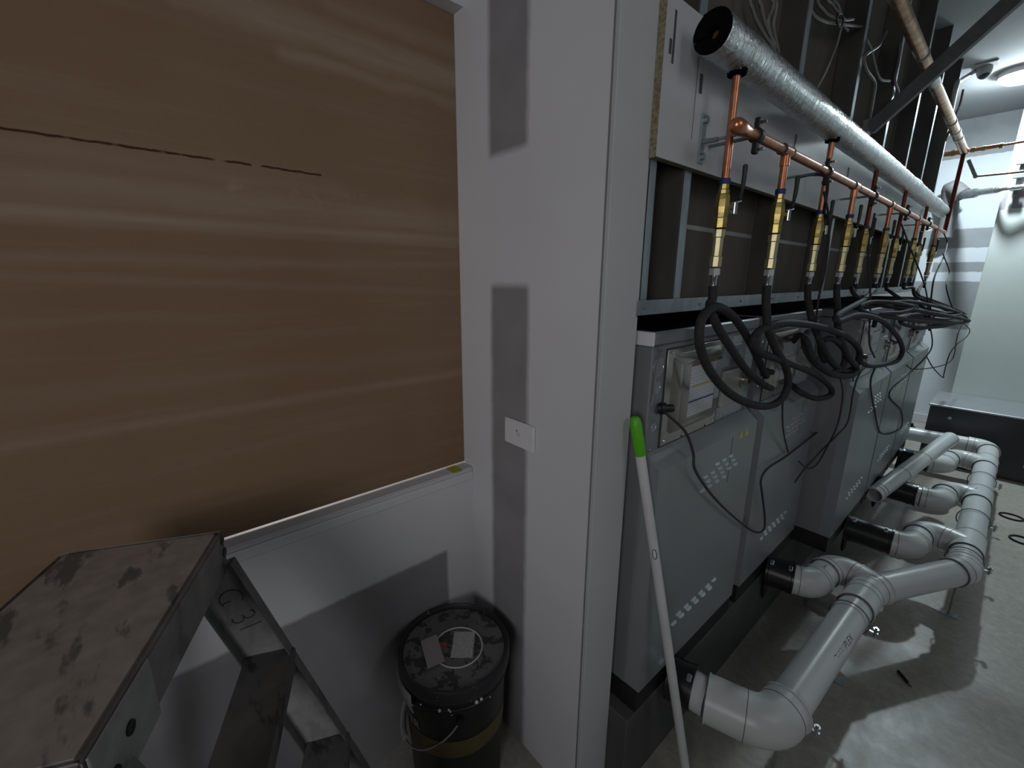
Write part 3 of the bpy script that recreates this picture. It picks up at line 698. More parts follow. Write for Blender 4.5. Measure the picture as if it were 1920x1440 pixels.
# fixing bracket on the panel
br = thing('wall_bracket', 'zinc wall bracket bolted to the white panel behind the header end', 'bracket', (-0.55, 1.046, 1.79))
obj('plate', MB().box((-0.5499, 1.034, 1.742), (-0.5465, 1.056, 1.846), .001), M['galv'], br)
for z in (1.756, 1.832): obj('bolt_head', MB().cyl((-0.5466, 1.045, z), (-0.538, 1.045, z), .0075, 6), M['galv'], br)
obj('rod', MB().cyl((-0.5466, 1.046, 1.788), (-0.512, 1.046, 1.786), .0055, 8).cyl((-0.512, 1.046, 1.786), (-0.4595, 1.040, 1.785), .0035, 8), M['galv'], br)

# ball valves with unions
def valve(x, y, label, i):
    t = thing('ball_valve', label, 'valve', (x, y, 1.46), 'brass ball valves hanging in a row above the boilers')
    obj('blue_ring', MB().lathe((x, y, 1.700), (0, 0, -1), [(0, .0086), (0, .0118), (.012, .0118), (.012, .0086)], 14), M['blue'] if i < 4 else M['print'], t, True)
    obj('valve_body', MB().lathe((x, y, 1.690), (0, 0, -1), [(0, .0105), (.012, .0105), (.014, .0125), (.022, .0125), (.024, .0145), (.034, .0158), (.050, .0170), (.062, .0160), (.072, .0145), (.074, .0150), (.094, .0150), (.096, .011)], 8), M['brass'], t)
    obj('union_body', MB().lathe((x, y, 1.592), (0, 0, -1), [(0, .0138), (.016, .0138), (.018, .0118), (.058, .0112), (.060, .0138), (.082, .0138), (.084, .009)], 8), M['brass_pale'], t)
    obj('union_nut', MB().cyl((x, y, 1.506), (x, y, 1.491), .0125, 6), M['nut'], t)
    obj('ferrule', MB().lathe((x, y, 1.492), (0, 0, -1), [(0, .0082), (.010, .0078), (.012, .0070), (.030, .0070), (.030, 0)], 14), M['chrome'], t, True)
    s = obj('stem', MB().cyl((x + .004, y + .012, 1.642), (x + .010, y + .030, 1.642), .0055, 8), M['brass'], t)
    lv = MB().obox(V((x + .012, y + .034, 1.640)), V((.004, .009, .0)), V((.012, -.004, 0)), V((0, 0, .026)), .001).obox(V((x + .013, y + .044, 1.655)), V((.004, .022, .006)), V((.010, -.002, 0)), V((0, -.003, .004)), .001)
    obj('lever', lv, M['chrome'], t)
    obj('lever_sleeve', MB().tube(curve([(x + .014, y + .052, 1.660), (x + .014, y + .062, 1.69), (x + .013, y + .066, 1.725), (x + .012, y + .067, 1.738)], 4), [.0042] * 4 + [.0052] * 4 + [.0058] * 4 + [.003], 8), M['red_lever'], s, True)
nth = ['first', 'second', 'third', 'fourth', 'fifth']
vi = 0
for i in range(5):
    valve(XFO, foil_y[i], 'brass ball valve on the %s drop from the foil pipe, counted from the stub wall' % nth[i], vi); vi += 1
    valve(XH, head_y[i], 'brass ball valve on the %s drop from the copper header, counted from the stub wall' % nth[i], vi); vi += 1

# ------------------------------------------------------------------ hoses
def hose(pts, label, r=.0106, mat='hose', name='flexible_hose', cat='hose', group='black flexible hoses from valves to boilers', seg=12):
    o = obj(name, MB().tube(curve(pts, 7), r, seg), M[mat], None, True)
    return tag(o, label, cat, group)
def path(pix, x0=None):
    """list of (px, py, x) sight points; x is the distance of the point from the camera's own wall line"""
    return [P(a, b, x=c) for a, b, c in pix]
def top(x, y): return [V((x, y, 1.466)), V((x + .002, y, 1.435))]
hose(top(XFO, foil_y[0]) + path([(1331, 575, -.480), (1345, 612, -.470), (1372, 655, -.462), (1405, 700, -.468), (1437, 724, -.500), (1446, 728, -.522)]),
     'black hose from the first foil pipe valve straight down to the first boiler')
hose(top(XH, head_y[0]) + path([(1437, 585, -.438), (1441, 620, -.430), (1455, 655, -.425), (1472, 685, -.425), (1478, 715, -.425), (1468, 745, -.428), (1443, 761, -.432), (1405, 757, -.436), (1365, 735, -.440), (1332, 697, -.445), (1313, 650, -.448), (1313, 608, -.450), (1328, 582, -.455), (1350, 577, -.462), (1380, 600, -.468), (1408, 645, -.475), (1428, 688, -.49), (1437, 705, -.515)]),
     'black hose from first header valve, one big loop before the first boiler')
hose(top(XFO, foil_y[1]) + path([(1516, 570, -.470), (1524, 605, -.445), (1540, 645, -.42), (1560, 680, -.40), (1585, 697, -.385), (1606, 684, -.378), (1612, 660, -.378), (1596, 638, -.382), (1560, 620, -.395), (1515, 609, -.41), (1465, 606, -.425), (1428, 618, -.435), (1412, 640, -.437), (1425, 661, -.435), (1470, 677, -.428), (1525, 700, -.420), (1556, 724, -.418), (1557, 741, -.422), (1530, 747, -.44), (1500, 735, -.475), (1485, 722, -.515)]),
     'black hose from second foil pipe valve, wide flat loop over the second boiler')
hose(top(XH, head_y[1]) + path([(1570, 575, -.430), (1572, 620, -.40), (1588, 665, -.372), (1606, 690, -.365), (1596, 704, -.365), (1562, 702, -.385), (1530, 682, -.42), (1512, 657, -.45), (1508, 634, -.475), (1515, 622, -.515)]),
     'black hose from the second header valve tucked in the tangle by the second boiler')
hose(path([(1488, 640, -.525), (1500, 628, -.48), (1513, 640, -.450), (1525, 672, -.425), (1552, 698, -.40), (1578, 690, -.385), (1584, 660, -.385), (1562, 636, -.40), (1540, 642, -.43), (1540, 665, -.47), (1548, 680, -.52)]),
     'black hose coiled tightly in the tangle in front of the second boiler', r=.0095)
hose(top(XFO, foil_y[2]) + path([(1597, 540, -.46), (1606, 556, -.43), (1640, 570, -.38), (1700, 579, -.31), (1760, 589, -.25), (1805, 598, -.205), (1817, 602, -.20), (1795, 606, -.215), (1740, 604, -.265), (1680, 596, -.32), (1630, 588, -.365), (1612, 576, -.385), (1640, 566, -.37), (1690, 570, -.32), (1712, 577, -.30), (1690, 586, -.31), (1650, 590, -.345), (1638, 612, -.36)]),
     'black hose from the third foil pipe valve reaching out in a long flat loop', r=.0082)
hose(top(XH, head_y[2]) + path([(1636, 545, -.42), (1620, 562, -.40), (1572, 590, -.375), (1575, 602, -.37), (1610, 591, -.355), (1652, 601, -.335), (1682, 630, -.32), (1692, 655, -.318), (1684, 675, -.322), (1660, 683, -.335), (1630, 686, -.352), (1612, 676, -.362)]),
     'black hose from the third header valve hanging in a round loop by the third boiler', r=.0095)
hose(top(XFO, foil_y[3]) + path([(1667, 545, -.45), (1690, 560, -.40), (1730, 569, -.34), (1775, 579, -.285), (1802, 588, -.255), (1775, 593, -.27), (1725, 586, -.33), (1680, 578, -.38), (1672, 568, -.40), (1710, 566, -.36), (1765, 576, -.30), (1790, 583, -.275), (1765, 588, -.285), (1710, 590, -.34), (1690, 602, -.355)]),
     'black hose from the fourth foil pipe valve lying flat in the far bundle', r=.008)
hose(top(XH, head_y[3]) + path([(1711, 540, -.42), (1718, 556, -.40), (1755, 571, -.335), (1795, 586, -.275), (1812, 598, -.255), (1775, 611, -.27), (1725, 614, -.32), (1690, 606, -.36), (1700, 596, -.35), (1750, 600, -.30), (1785, 605, -.268), (1750, 613, -.30), (1712, 618, -.34)]),
     'black hose from the fourth header valve bent back under the far bundle', r=.008)
hose(top(XFO, foil_y[4]) + path([(1714, 540, -.46), (1720, 553, -.43), (1748, 563, -.38), (1786, 577, -.32), (1810, 590, -.28), (1780, 588, -.31), (1735, 578, -.37), (1728, 570, -.39), (1760, 572, -.35), (1792, 583, -.31), (1760, 590, -.33), (1732, 600, -.362)]),
     'black hose from the fifth foil pipe valve at the far end of the row', r=.0078)
hose(top(XH, head_y[4]) + path([(1733, 530, -.44), (1722, 545, -.43), (1728, 560, -.40), (1762, 576, -.34), (1796, 592, -.285), (1770, 599, -.31), (1735, 594, -.355), (1745, 584, -.36), (1780, 592, -.31), (1765, 604, -.32), (1742, 612, -.36)]),
     'black hose from the fifth header valve, farthest from the stub wall', r=.0078)

# thin cables
CG = 'thin dark cables hanging over the boilers'
def cable(pix, label, r=.0028, mat='cable', pts=None): return hose(pts if pts else path(pix), label, r, mat, 'cable', 'cable', CG, 6)
cable([(1249, 775, -.505), (1285, 810, -.49), (1300, 850, -.485), (1305, 885, -.48), (1345, 940, -.480), (1395, 985, -.482), (1418, 998, -.482), (1432, 993, -.482), (1434, 970, -.484), (1429, 925, -.486), (1427, 900, -.488), (1440, 878, -.488), (1475, 855, -.49), (1520, 820, -.49), (1545, 800, -.49)],
      'grey cable from the gland of the first boiler sagging across both doors', r=.0036)
cable([(1468, 742, -.43), (1467, 780, -.455), (1470, 815, -.472), (1478, 848, -.49)], 'short dark cable hanging straight down over the second boiler door', r=.003)
cable([(1545, 400, -.44), (1552, 345, -.42), (1548, 330, -.43), (1520, 328, -.50), (1500, 332, -.548)], 'black sensor lead looped from the panel behind the second header tee', r=.0042)
cable([(1545, 360, -.42), (1555, 420, -.415), (1548, 500, -.415), (1535, 560, -.42), (1528, 620, -.43)], 'long dark cable hanging between the third and fourth valves', r=.0035)
cable([(1640, 400, -.43), (1628, 470, -.42), (1632, 560, -.39), (1630, 640, -.36), (1640, 670, -.362)], 'dark cable dropping through the middle of the valve row', r=.0035)
cable([(1690, 420, -.43), (1705, 460, -.41), (1735, 540, -.36), (1742, 600, -.33), (1748, 645, -.30), (1735, 670, -.30), (1705, 700, -.34), (1667, 738, -.364), (1690, 770, -.364), (1690, 800, -.364), (1672, 812, -.364), (1650, 810, -.364), (1640, 770, -.364), (1632, 720, -.364), (1640, 690, -.364)],
      'long thin cable looping down over the third and fourth boiler doors', r=.0036)
cable([(1770, 438, -.42), (1776, 455, -.40), (1770, 480, -.38), (1752, 520, -.36), (1745, 570, -.34), (1742, 620, -.31)], 'black cable curving down from the far end of the header', r=.004)
cable([(1768, 476, -.38), (1780, 510, -.35), (1774, 535, -.33), (1785, 575, -.29), (1800, 600, -.26), (1818, 618, -.24), (1812, 632, -.24), (1795, 645, -.25), (1780, 665, -.26), (1770, 700, -.27), (1768, 708, -.27), (1750, 690, -.28), (1737, 668, -.30)], 'thin cable straying right in front of the striped far wall', r=.0033)
cable([(1806, 605, -.25), (1795, 630, -.25), (1788, 668, -.255), (1775, 682, -.265), (1745, 690, -.29), (1712, 692, -.34), (1700, 685, -.364)], 'thin cable in a wide swag from the hose bundle back to the fourth boiler', r=.0032)
cable([(1632, 680, -.37), (1612, 700, -.364), (1600, 735, -.364), (1590, 790, -.364), (1570, 815, -.375), (1540, 845, -.43), (1508, 880, -.47), (1490, 905, -.49)], 'thin dark cable crossing from the third boiler edge toward the second door', r=.0032)
cable([(1575, 705, -.385), (1580, 740, -.385), (1572, 790, -.39), (1555, 830, -.41), (1532, 870, -.45), (1515, 878, -.47), (1497, 865, -.48)], 'grey cable drooping in the dark gap beside the third boiler', r=.003)

# white cable looms inside the stud wall
LG = 'pale cables tied in looms between the studs'
def loom(pix, label, r=.0045):
    q = path(pix)
    if pix[0][1] < 0: q = [V((q[0].x, q[0].y, ZC - .002)), V((q[0].x, q[0].y + .004, (ZC + q[0].z) / 2))] + q
    return hose(q, label, r, 'cable_white', 'pale_cable', 'cable', LG, 6)
loom([(1408, -40, -.60), (1412, 20, -.60), (1430, 60, -.60), (1452, 95, -.60), (1470, 150, -.60)], 'pale cable nearest the panel top, dropping behind the foil pipe')
loom([(1425, -40, -.60), (1428, 15, -.60), (1437, 50, -.60), (1455, 90, -.60)], 'second pale cable beside the open stud, ending behind the foil pipe')
loom([(1448, -40, -.60), (1450, 10, -.60), (1440, 40, -.60), (1450, 85, -.60)], 'pale cable bowed left between the first studs')
loom([(1455, -40, -.60), (1456, 10, -.60), (1450, 50, -.60), (1460, 100, -.605)], 'pale cable straightest of the four by the first studs')
loom([(1515, -30, -.58), (1522, 22, -.58), (1545, 40, -.58), (1575, 45, -.58), (1628, 52, -.58)], 'pale cable swinging across the second stud bay to the right stud')
loom([(1532, -30, -.58), (1545, 20, -.58), (1572, 38, -.58), (1590, 58, -.58)], 'pale cable in the middle of the tied loom', .0042)
loom([(1548, -30, -.58), (1562, 10, -.58), (1578, 36, -.58), (1570, 80, -.585), (1550, 130, -.59), (1532, 165, -.60)], 'pale cable dropping from the tied loom down to the foil pipe', .004)
loom([(1560, -30, -.585), (1572, 12, -.58), (1582, 36, -.58), (1600, 36, -.58)], 'short pale cable ending at the loom tie', .0045)
loom([(1625, 75, -.56), (1634, 95, -.56), (1640, 120, -.56), (1650, 148, -.56), (1668, 152, -.56)], 'pale cable hugging the third stud with a kink to the right', .005)
loom([(1662, 60, -.56), (1648, 85, -.56), (1622, 105, -.56), (1624, 130, -.56), (1640, 155, -.56), (1638, 180, -.56), (1630, 225, -.56)], 'pale cable bulging around the third stud and running down', .006)
loom([(1690, 80, -.56), (1684, 118, -.56), (1678, 150, -.56), (1684, 175, -.56), (1670, 192, -.56)], 'pale cable tied beside the tarnished copper pipe', .0055)
m = MB().tube([P(1575 + 6 * math.cos(a), 38 + 12 * math.sin(a), x=-.572) for a in [k * 2 * PI / 12 for k in range(12)]], .003, 6, closed=True)
tag(obj('cable_tie', m, M['black'], None), 'black cable tie holding the pale cable loom', 'cable tie')

# diagonal steel brace from the stud wall up to the ceiling
ba = P(1628, 243, x=-.555); bb2 = P(1905, -8, y=ba.y - 0.25); bd = (bb2 - ba).normalized(); bc = ba + bd * ((ZC - .012 - ba.z) / bd.z)
bs = V((0.2, -1, .1)); bs = (bs - bd * bs.dot(bd)).normalized(); bn = bd.cross(bs)
brc = thing('ceiling_brace', 'dull grey steel brace slanting from the stud wall up to the ceiling', 'brace', ba)
mid = (ba + bc) / 2
obj('web', MB().obox(mid, bd * (bc - ba).length, bs * .0025, bn * .046, 0), M['galv_dull'], brc)
obj('flange', MB().obox(mid + bn * .023 + bs * -.012, bd * (bc - ba).length, bs * .026, bn * .0022, 0), M['galv_dull'], brc)
obj('flange', MB().obox(mid - bn * .023 + bs * -.012, bd * (bc - ba).length, bs * .026, bn * .0022, 0), M['galv_dull'], brc)
obj('foot_plate', MB().box((-0.5675, ba.y - .04, ba.z - .04), (-0.553, ba.y + .04, ba.z + .03)), M['galv_dull'], brc)

# large tarnished copper pipe overhead
XC2 = -0.46
bp = thing('overhead_copper_pipe', 'thick tarnished copper pipe overhead, running to the far wall with taped joints', 'pipe', (XC2, 1.9, 2.33))
pa = P(1684, 0, x=XC2); pb = P(1808, 284, x=XC2)
ZB = pb.z; YB2 = pb.y
obj('pipe', MB().cyl(pa + (pb - pa) * ((YJ - .01 - pa.y) / (pb.y - pa.y)), pb, .0225, 20), M['copper_old'], bp, True)
pdir = (pb - pa).normalized()
for y, w_ in ((2.62, .012), (2.9, .10), (3.72, .02), (3.95, .05), (4.12, .03)):
    pj = pa + pdir * ((y - pa.y) / pdir.y)
    obj('joint_sleeve', MB().cyl(pj, pj + pdir * w_, .0252, 20), M['galv_dull'] if w_ < .03 else M['nut'], bp, True)
obj('riser', MB().cyl(pb, (XH, 4.36, ZHD + .02), .0125, 14), M['copper_red'], bp, True)
obj('tee', MB().sphere(pb, .0275, 14), M['copper_fit'], bp, True)
obj('branch', MB().cyl(pb, pb - V((.10, 0, 0)), .0165, 14), M['copper_fit'], bp, True)
obj('brass_nut', MB().cyl(pb - V((.045, 0, 0)), pb - V((.065, 0, 0)), .021, 10), M['brass'], bp)
hp = thing('cross_copper_pipe', 'thin copper pipe with brass nuts crossing from the overhead pipe to the pier', 'pipe', (XC2, 4.29, 2.34))
obj('pipe', MB().cyl(pb + V((.028, 0, 0)), pb + V((.17, 0, .004)), .0125, 12).cyl(pb + V((.17, 0, .004)), pb + V((1.2, 0, .02)), .0075, 12), M['copper_fit'], hp, True)
for x_ in (.035, .085, .165): obj('brass_nut', MB().cyl(pb + V((x_, 0, .002)), pb + V((x_ + .018, 0, .002)), .0165, 8), M['brass'], hp)
gp = thing('grey_conduit', 'grey conduit dropping beside the copper tee and turning toward the pier', 'conduit', (-0.43, 4.35, 2.28))
c0 = P(1816, 300, y=4.36); c1 = P(1829, 331, y=4.36); c2 = P(1920, 322, y=4.36)
obj('tube', MB().cyl(c0, c1, .010, 10), M['grey_plastic'], gp, True); obj('side_tube', MB().cyl(c1, c1 + (c2 - c1) * 3, .006, 10), M['copper_old'], gp, True)
obj('corner_joint', MB().sphere(c1, .012, 10), M['grey_plastic'], gp, True)
# brackets carrying pipes in front of the pier
pk = P(1912, 330, y=5.40)
pbk = thing('pier_bracket', 'dark steel pipe bracket fixed on the pier below the lamp', 'bracket', (pk.x, YP, pk.z))
obj('rail', MB().box((pk.x - .012, YP - .05, pk.z - .14), (pk.x + .012, YP - .002, pk.z + .16)), M['galv_dull'], pbk)
for zo in (-.09, 0.0, .10): obj('clip', MB().box((pk.x - .035, YP - .075, pk.z + zo - .018), (pk.x + .03, YP - .052, pk.z + zo + .018), .004), M['galv_dull'], pbk)
# foil wrapped pipe bending along the far wall
fw = thing('far_foil_duct', 'dusty grey lagged pipe bending off the far wall toward the pier', 'duct', (-0.66, 6.1, 2.3))
f0 = P(1781, 395, y=6.08); f1 = P(1783, 352, y=6.02); f2 = P(1806, 365, y=5.95); f3 = P(1835, 361, y=5.7); f4 = P(1880, 354, y=5.36); f5 = P(1925, 349, y=5.34)
obj('lagging', MB().tube(curve([f0 - V((0, 0, .25)), f0, f1, f2], 5), .062, 18), M['duct'], fw, True)
obj('lagged_tail', MB().tube(curve([f2, f3, f4, f5], 5), [.040] * 5 + [.026] * 5 + [.016] * 6, 14), M['foil'], fw, True)

# ------------------------------------------------------------------ lamp and ceiling gear
lt = thing('bulkhead_lamp', 'glaring round bulkhead lamp on the ceiling near the pier', 'lamp', (LAMP.x, LAMP.y, ZC))
obj('base', MB().cyl((LAMP.x, LAMP.y, ZC - .035), (LAMP.x, LAMP.y, ZC), .125, 28), M['lamp_body'], lt, True)
obj('diffuser', MB().lathe((LAMP.x, LAMP.y, ZC - .036), (0, 0, -1), [(0, .118), (.020, .112), (.038, .085), (.050, .040), (.052, 0)], 28), M['glow'], lt, True)
sp = P(1846, 128, z=ZC - .02)
cs = thing('ceiling_sensor', 'small grey ceiling sensor with a round dark eye and curved lead', 'sensor', (sp.x, sp.y, ZC))
obj('backplate', MB().box((sp.x - .05, sp.y - .075, ZC - .012), (sp.x + .07, sp.y + .075, ZC), .004), M['grey_plastic'], cs)
obj('housing', MB().lathe((sp.x, sp.y + .01, ZC - .012), (0.15, -.25, -1), [(0, .045), (.03, .042), (.055, .036), (.06, .033), (.06, 0)], 20), M['grey_plastic'], cs, True)
obj('eye', MB().lathe((sp.x + .009, sp.y - .006, ZC - .070), (0.15, -.25, -1), [(0, .030), (.010, .026), (.016, .012), (.017, 0)], 18), M['black'], cs, True)
l0 = V((sp.x - .04, sp.y, ZC - .02)); obj('lead', MB().tube(curve([l0, P(1815, 142, z=ZC - .04), P(1800, 152, z=ZC - .10), P(1792, 165, z=ZC - .22), V((-0.61, sp.y + .1, 2.55))], 6), .014, 10), M['grey_plastic'], cs, True)
rr = thing('ceiling_rail_end', 'bright bent steel strip hanging near the end of the stud wall', 'strip', (-0.52, 4.5, 2.4))
obj('strip', MB().tube(curve([P(1806, 168, x=-.47), P(1800, 195, x=-.47), P(1792, 215, x=-.475), P(1772, 265, x=-.49)], 5), .006, 6), M['chrome'], rr, True)

# ------------------------------------------------------------------ steel box by the pier
tk = thing('steel_box', 'low wide steel box with bright lid standing in front of the pier', 'box', (-0.34, 4.84, 0))
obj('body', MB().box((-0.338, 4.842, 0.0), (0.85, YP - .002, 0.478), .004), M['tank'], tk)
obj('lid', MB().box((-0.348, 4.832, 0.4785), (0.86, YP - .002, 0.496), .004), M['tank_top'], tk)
obj('latch', MB().cyl((-0.21, 4.842, .40), (-0.21, 4.832, .40), .012, 10), M['galv'], tk)
obj('rating_plate', MB().box((0.23, 4.840, .12), (0.33, 4.842, .20)), M['galv'], tk)
fl = thing('floor_fitting', 'small black valve fitting on the floor behind the last boiler', 'fitting', (-0.49, 5.4, 0))
obj('body', MB().cyl((-0.49, 5.45, 0), (-0.49, 5.45, .12), .045, 14).cyl((-0.49, 5.45, .12), (-0.49, 5.45, .15), .03, 14), M['black'], fl, True)
obj('cap', MB().cyl((-0.43, 5.50, 0), (-0.43, 5.50, .05), .03, 14), M['nut'], fl, True)

# ------------------------------------------------------------------ things lying on the floor
for c, rx, ry, lab in ((P(1896, 970, z=0), .052, .045, 'small black rubber ring on the concrete nearest the steel box'), (P(1916, 1014, z=0), .05, .05, 'small black rubber ring on the concrete at the picture edge')):
    m = MB().tube([(c.x + rx * math.cos(a), c.y + ry * math.sin(a), .005) for a in [k * 2 * PI / 24 for k in range(24)]], .005, 6, closed=True)
    tag(obj('rubber_ring', m, M['rubber'], None, True), lab, 'ring', 'rubber rings on the floor')
pe = thing('marker_pen', 'dark pen with a pale tip lying on the concrete floor', 'pen', (-0.05, 2.03, 0))
p0 = P(1684, 1258, z=.006); p1 = P(1710, 1289, z=.006); pd = (p1 - p0)
obj('barrel', MB().cyl(p0, p0 + pd * .75, .0055, 8), M['black'], pe); obj('tip', MB().cyl(p0 + pd * .75, p1, .0052, 8, .002), M['chrome'], pe)
wt = obj('wood_offcut', MB().box((-0.40, 2.16, 0), (-0.30, 2.21, .02), .002), M['card']); tag(wt, 'small offcut of board lying under the pipe branches', 'offcut')

# ------------------------------------------------------------------ pole leaning in the corner of stub wall and boiler
mt = P(1190, 780, x=-0.546); mb_ = P(1285, 1440, x=-0.388); md = (mb_ - mt).normalized(); mb_ = mb_ + md * ((0.003 - mb_.z) / md.z); ml = (mb_ - mt).length
pl = thing('mop_pole', 'white pole with bright green grip leaning between stub wall and first boiler', 'pole', (mb_.x, mb_.y, 0))
obj('pole', MB().cyl(mt + md * .09, mb_, .0125, 16), M['wood_pole'], pl, True)
obj('grip', MB().lathe(mt, md, [(0, 0), (.002, .008), (.008, .0125), (.02, .0145), (.098, .0140), (.1, .0125)], 16), M['green'], pl, True)
sv = (CAM - (mt + md * .365)); sv = (sv - md * sv.dot(md)).normalized(); su = md.cross(sv)
m = MB(); cc = mt + md * .365 + sv * .0126
m.poly([cc + (su * .006 * math.cos(a) + md * .016 * math.sin(a)) for a in [k * 2 * PI / 16 for k in range(16)]], sv * .0006)
st = obj('sticker', m, M['white_plastic'], pl)
m = MB(); m.tube([cc + sv * .0008 + (su * .005 * math.cos(a) + md * .014 * math.sin(a)) for a in [k * 2 * PI / 16 for k in range(16)]], .0011, 5, closed=True)
obj('emblem', m, M['print'], st)

# ------------------------------------------------------------------ paint drum
DX, DY, DR, DZ = -0.890, 0.550, 0.155, 0.038
dm = thing('paint_drum', 'black drum with dusty lid and olive band standing in the wall corner', 'drum', (DX, DY, 0))
obj('body', MB().lathe((DX, DY, 0), (0, 0, 1), [(0, 0), (0, .128), (.006, .132), (.376, .147), (.378, .1505), (.388, .1505), (.390, .148), (.423, .150)], 48), M['drum'], dm, True)
obj('label_band', MB().lathe((DX, DY, .180 + DZ), (0, 0, 1), [(0, .1392), (.0, .1418), (.058, .1440), (.058, .1425)], 48), M['drum_label'], dm, True)
ld_ = obj('lid', MB().lathe((DX, DY, .385 + DZ), (0, 0, 1), [(-.006, .1515), (-.006, .158), (.006, .160), (.028, .160), (.034, .157), (.035, .151), (.028, .1475), (.020, .1465), (.020, 0)], 56), M['drum_rim'], dm, True)
obj('lid_panel', MB().lathe((DX, DY, .4052 + DZ), (0, 0, 1), [(0, .1455), (.0015, .1445), (.0015, 0)], 56), M['lid'], ld_, True)
lc = V((DX + .010, DY + .006, .4072 + DZ))
obj('chalk_ring', MB().tube([lc + V((math.cos(a) * .070, math.sin(a) * .070, .0008)) for a in [k * 2 * PI / 40 for k in range(40)]], .0022, 6, closed=True), M['plaster_drip'], ld_, True)
fx = (R3 @ V((1, 0, 0))); fx.z = 0; fx.normalize(); fy = V((-fx.y, fx.x, 0))
obj('paper_label', MB().obox(lc + fx * .014 + fy * .008 + V((0, 0, .001)), fx * .062, fy * .092, V((0, 0, .0006))), M['lid_label'], ld_)
obj('red_mark', MB().lathe(lc - fx * .042 + fy * .006, (0, 0, 1), [(.0003, .010), (.0008, .009), (.0008, .005), (.0003, .004)], 12), m_mottle('red_mark', (0.35, 0.06, 0.04), .2, 60, .7), ld_)
kd = obj('torn_card', MB().obox(lc - fx * .070 + fy * -.022 + V((0, 0, .008)), (fx * .8 + fy * .35 + V((0, 0, .10))) * .055, (fy * .92 - fx * .38) * .100, V((0, 0, .0012))), M['card'])
tag(kd, 'torn piece of grey brown card lying on the drum lid', 'card')
# plaster run on the side and letters round the drum
fv = -fy
def on_drum(deg, z, off=.001):
    a = math.radians(deg); d = fv * math.cos(a) - fx * math.sin(a); r = .132 + (z - .006) / .294 * .014 if z < .30 else .147 + (z - .30) * .035
    return V((DX, DY, z + DZ)) + d * (r + off), d
m = MB()
for k in range(26):
    a0 = 40 + k * 1.9; ln = .016 + .040 * abs(math.sin(k * 1.9)) * (0.5 + .5 * random.random()); r = .0036
    pa_, d = on_drum(a0, .372, .0115); pb_, _ = on_drum(a0, .345, .0125); pc_, _ = on_drum(a0, .345 - ln, .0035)
    m.tube([pa_, pb_, (pb_ + pc_) / 2 + d * .002, pc_], [r, r, r * .8, r * .5], 6)
obj('plaster_run', m, M['plaster_drip'], dm, True)
for deg, z, sz in ((8, .352, .007), (-2, .368, .005), (-3, .350, .004), (-4, .338, .003), (26, .366, .004), (-28, .372, .008), (-33, .374, .007), (-46, .345, .004)):
    p, d = on_drum(deg, z, .001 if z < .36 else .0105); obj('plaster_spot', MB().sphere(p, sz * .62, 8), M['plaster_drip'], dm, True)
def drum_text(s, deg0, z, size):
    cu = bpy.data.curves.new('txt', 'FONT'); cu.body = s; cu.size = size
    tmp = bpy.data.objects.new('txt', cu); C.objects.link(tmp); bpy.context.view_layer.update()
    me = bpy.data.meshes.new_from_object(tmp.evaluated_get(bpy.context.evaluated_depsgraph_get())); bpy.data.objects.remove(tmp)
    q = bmesh.new(); q.from_mesh(me); bmesh.ops.subdivide_edges(q, edges=[e for e in q.edges if e.calc_length() > size * .15], cuts=2); q.to_mesh(me); q.free()
    off = origin_of(dm)
    for v in me.vertices:
        p, d = on_drum(deg0 - math.degrees(v.co.x / .146), z + v.co.y, .0022); v.co = p - off
    me.materials.append(M['plaster_drip']); o = bpy.data.objects.new('lettering', me); C.objects.link(o); o.parent = dm
drum_text('NAL', 74, .296, .030); drum_text('PAINTER', 96, .248, .040)
# wire bail with its grip
pts = []
for k in range(21):
    f = k / 20; deg = -12 + 158 * f; p, d = on_drum(deg, .318 - .150 * math.sin(PI * f) ** 0.8, .006 + .012 * math.sin(PI * f)); pts.append(p)
obj('bail_handle', MB().tube(pts, .0022, 6), M['chrome'], dm, True)
obj('bail_grip', MB().tube(pts[9:15], .0085, 10), M['white_plastic'], dm, True)
p, d = on_drum(-12, .318, .0); obj('bail_ear', MB().cyl(p, p + d * .010, .010, 12), M['drum'], dm, True)

# ------------------------------------------------------------------ step ladder
ZL = 1.03
LF1 = P(383, 1037, z=ZL); LF2 = P(147, 1417, z=ZL); LBR = P(410, 997, z=ZL); LBL = P(120, 1040, z=ZL)
du = (LF2 - LF1).normalized(); dv = V((du.y, -du.x, 0))           # du along the cap towards the near end, dv towards the climbing side
if dv.dot(LBR - LBL) < 0: dv = -dv
LW = 0.40; LD = (LBR - LBL).dot(dv)
O = LF1 + du * (LF1 - LF1).length; O = LF1 + V((0, 0, 0))
start = LF1 - du * .064
la_ = thing('step_ladder', 'worn aluminium step ladder in the corner below the boarded window', 'ladder', (start.x, start.y, 0))
def LP(u, v, z): return start + du * u + dv * v + V((0, 0, z - ZL))
cap_c = LP(LW / 2, -LD / 2, ZL - .0042)
obj('top_cap', MB().obox(cap_c, du * LW, dv * LD, V((0, 0, .008)), .003, 2), M['ladder_cap'], la_)
AH = .082
obj('apron', MB().obox(LP(LW / 2 + .0, .002, ZL - AH / 2), du * (LW + .008), dv * .010, V((0, 0, AH)), .005, 3), M['ladder_side'], la_)
obj('apron', MB().obox(LP(LW / 2, -LD - .003, ZL - AH / 2), du * LW, dv * .006, V((0, 0, AH)), .003, 2), M['ladder_side'], la_)
obj('end_apron', MB().obox(LP(-.003, -LD / 2, ZL - AH / 2), du * .006, dv * (LD + .012), V((0, 0, AH)), .003, 2), M['ladder_side'], la_)
obj('end_apron', MB().obox(LP(LW + .003, -LD / 2, ZL - AH / 2), du * .006, dv * (LD + .012), V((0, 0, AH)), .003, 2), M['ladder_side'], la_)
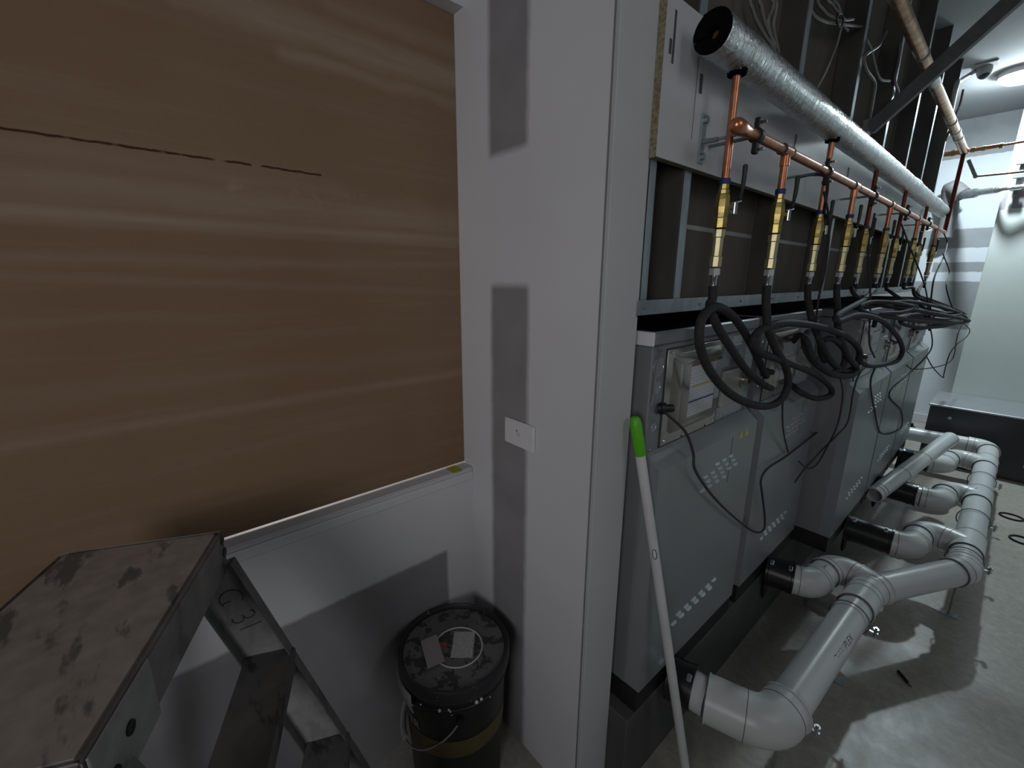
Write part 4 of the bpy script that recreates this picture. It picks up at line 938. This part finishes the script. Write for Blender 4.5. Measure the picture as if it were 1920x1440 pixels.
for u_, v_, z_ in ((.006, .0075, ZL - .014), (.004, .0075, ZL - .040), (LW - .062, .0105, ZL - .040), (LW - .026, .0105, ZL - .058)):
    obj('rivet', MB().lathe(LP(u_, v_ - .002, z_), dv, [(0, .0088), (.003, .0080), (.0042, .003), (.0042, 0)], 14), M['black'], la_, True)
obj('corner_gusset', MB().obox(LP(LW - .060, .0080, ZL - .045), du * .120, dv * .0030, V((0, 0, .085)), .001), M['ladder_al'], la_)
# stiles: channel section, splayed towards the climbing side
SL = 0.33
def stile(u, flip):
    d = (dv * SL + V((0, 0, -1))).normalized(); wv = (dv + V((0, 0, SL))).normalized(); L = (ZL - .02) / (-d.z)
    a = LP(u, .014, ZL - .02); L -= .03; c = a + d * (L / 2 + .03)
    o = obj('stile', MB().obox(c - wv * .040, d * L, wv * .080, du * .003, 0), M['ladder_al'], la_)
    f = -1 if flip else 1
    obj('flange', MB().obox(c - du * f * .010 + wv * .0, d * L, wv * .003, du * .024, .001), M['ladder_flange'], o)
    obj('flange', MB().obox(c - du * f * .010 - wv * .080, d * L, wv * .003, du * .024, .001), M['ladder_flange'], o)
    return o, a, d, wv
so, sa, sd, swv = stile(.012, True)
stile(LW - .012, False)
text_on('G 31', .048, sa + sd * .085 - swv * .068 + du * .0022, sd, swv, None, so, M['ink'], 'pen_marks', .0006) if False else None
for k, zz in enumerate((.76, .51, .26)):
    t_ = (ZL - .02 - zz) / (-sd.z); c = sa + sd * t_ - swv * .040
    m = MB(); cc = V((c.x, c.y, zz)) + du * (LW / 2 - .012)
    m.obox(cc, du * (LW - .030), dv * .088, V((0, 0, .004)), .001).obox(cc + dv * .043 - V((0, 0, .016)), du * (LW - .030), dv * .004, V((0, 0, .032)), .001).obox(cc - dv * .043 - V((0, 0, .012)), du * (LW - .030), dv * .004, V((0, 0, .024)), .001)
    obj('tread', m, M['tread'], la_)
for u_ in (.02, LW - .02):
    a = LP(u_, -LD + .03, ZL - .04); e = LP(u_, -LD - .02, .0); 
    obj('rear_leg', MB().obox((a + e) / 2, (e - a), du * .022, dv * .030, .002), M['ladder_al'], la_)
# marker letters written by hand down the stile: strokes lie on the outer face seen between the flanges
wb = sa + sd * .105 - swv * .040 + du * .0018
def stroke(pts): 
    return [wb + sd * x + swv * y + du * .0008 for x, y in pts]
g = [(.018 * math.cos(a) , .020 * math.sin(a)) for a in [math.radians(40 + k * 28) for k in range(10)]]
m = MB().tube(stroke([(-y * .0 + x, y) for x, y in g]), .0009, 5).tube(stroke([(.004, -.004), (.004, -.018), (.010, -.019)]), .0009, 5)
g3 = [(.046 + .008 * math.cos(a), .010 + .010 * math.sin(a)) for a in [math.radians(150 - k * 30) for k in range(9)]] + [(.046 + .009 * math.cos(a), -.010 + .010 * math.sin(a)) for a in [math.radians(120 - k * 30) for k in range(9)]]
m.tube(stroke(g3), .0009, 5).tube(stroke([(.072, .020), (.070, -.018)]), .0009, 5)
obj('pen_marks', m, M['ink'], so)
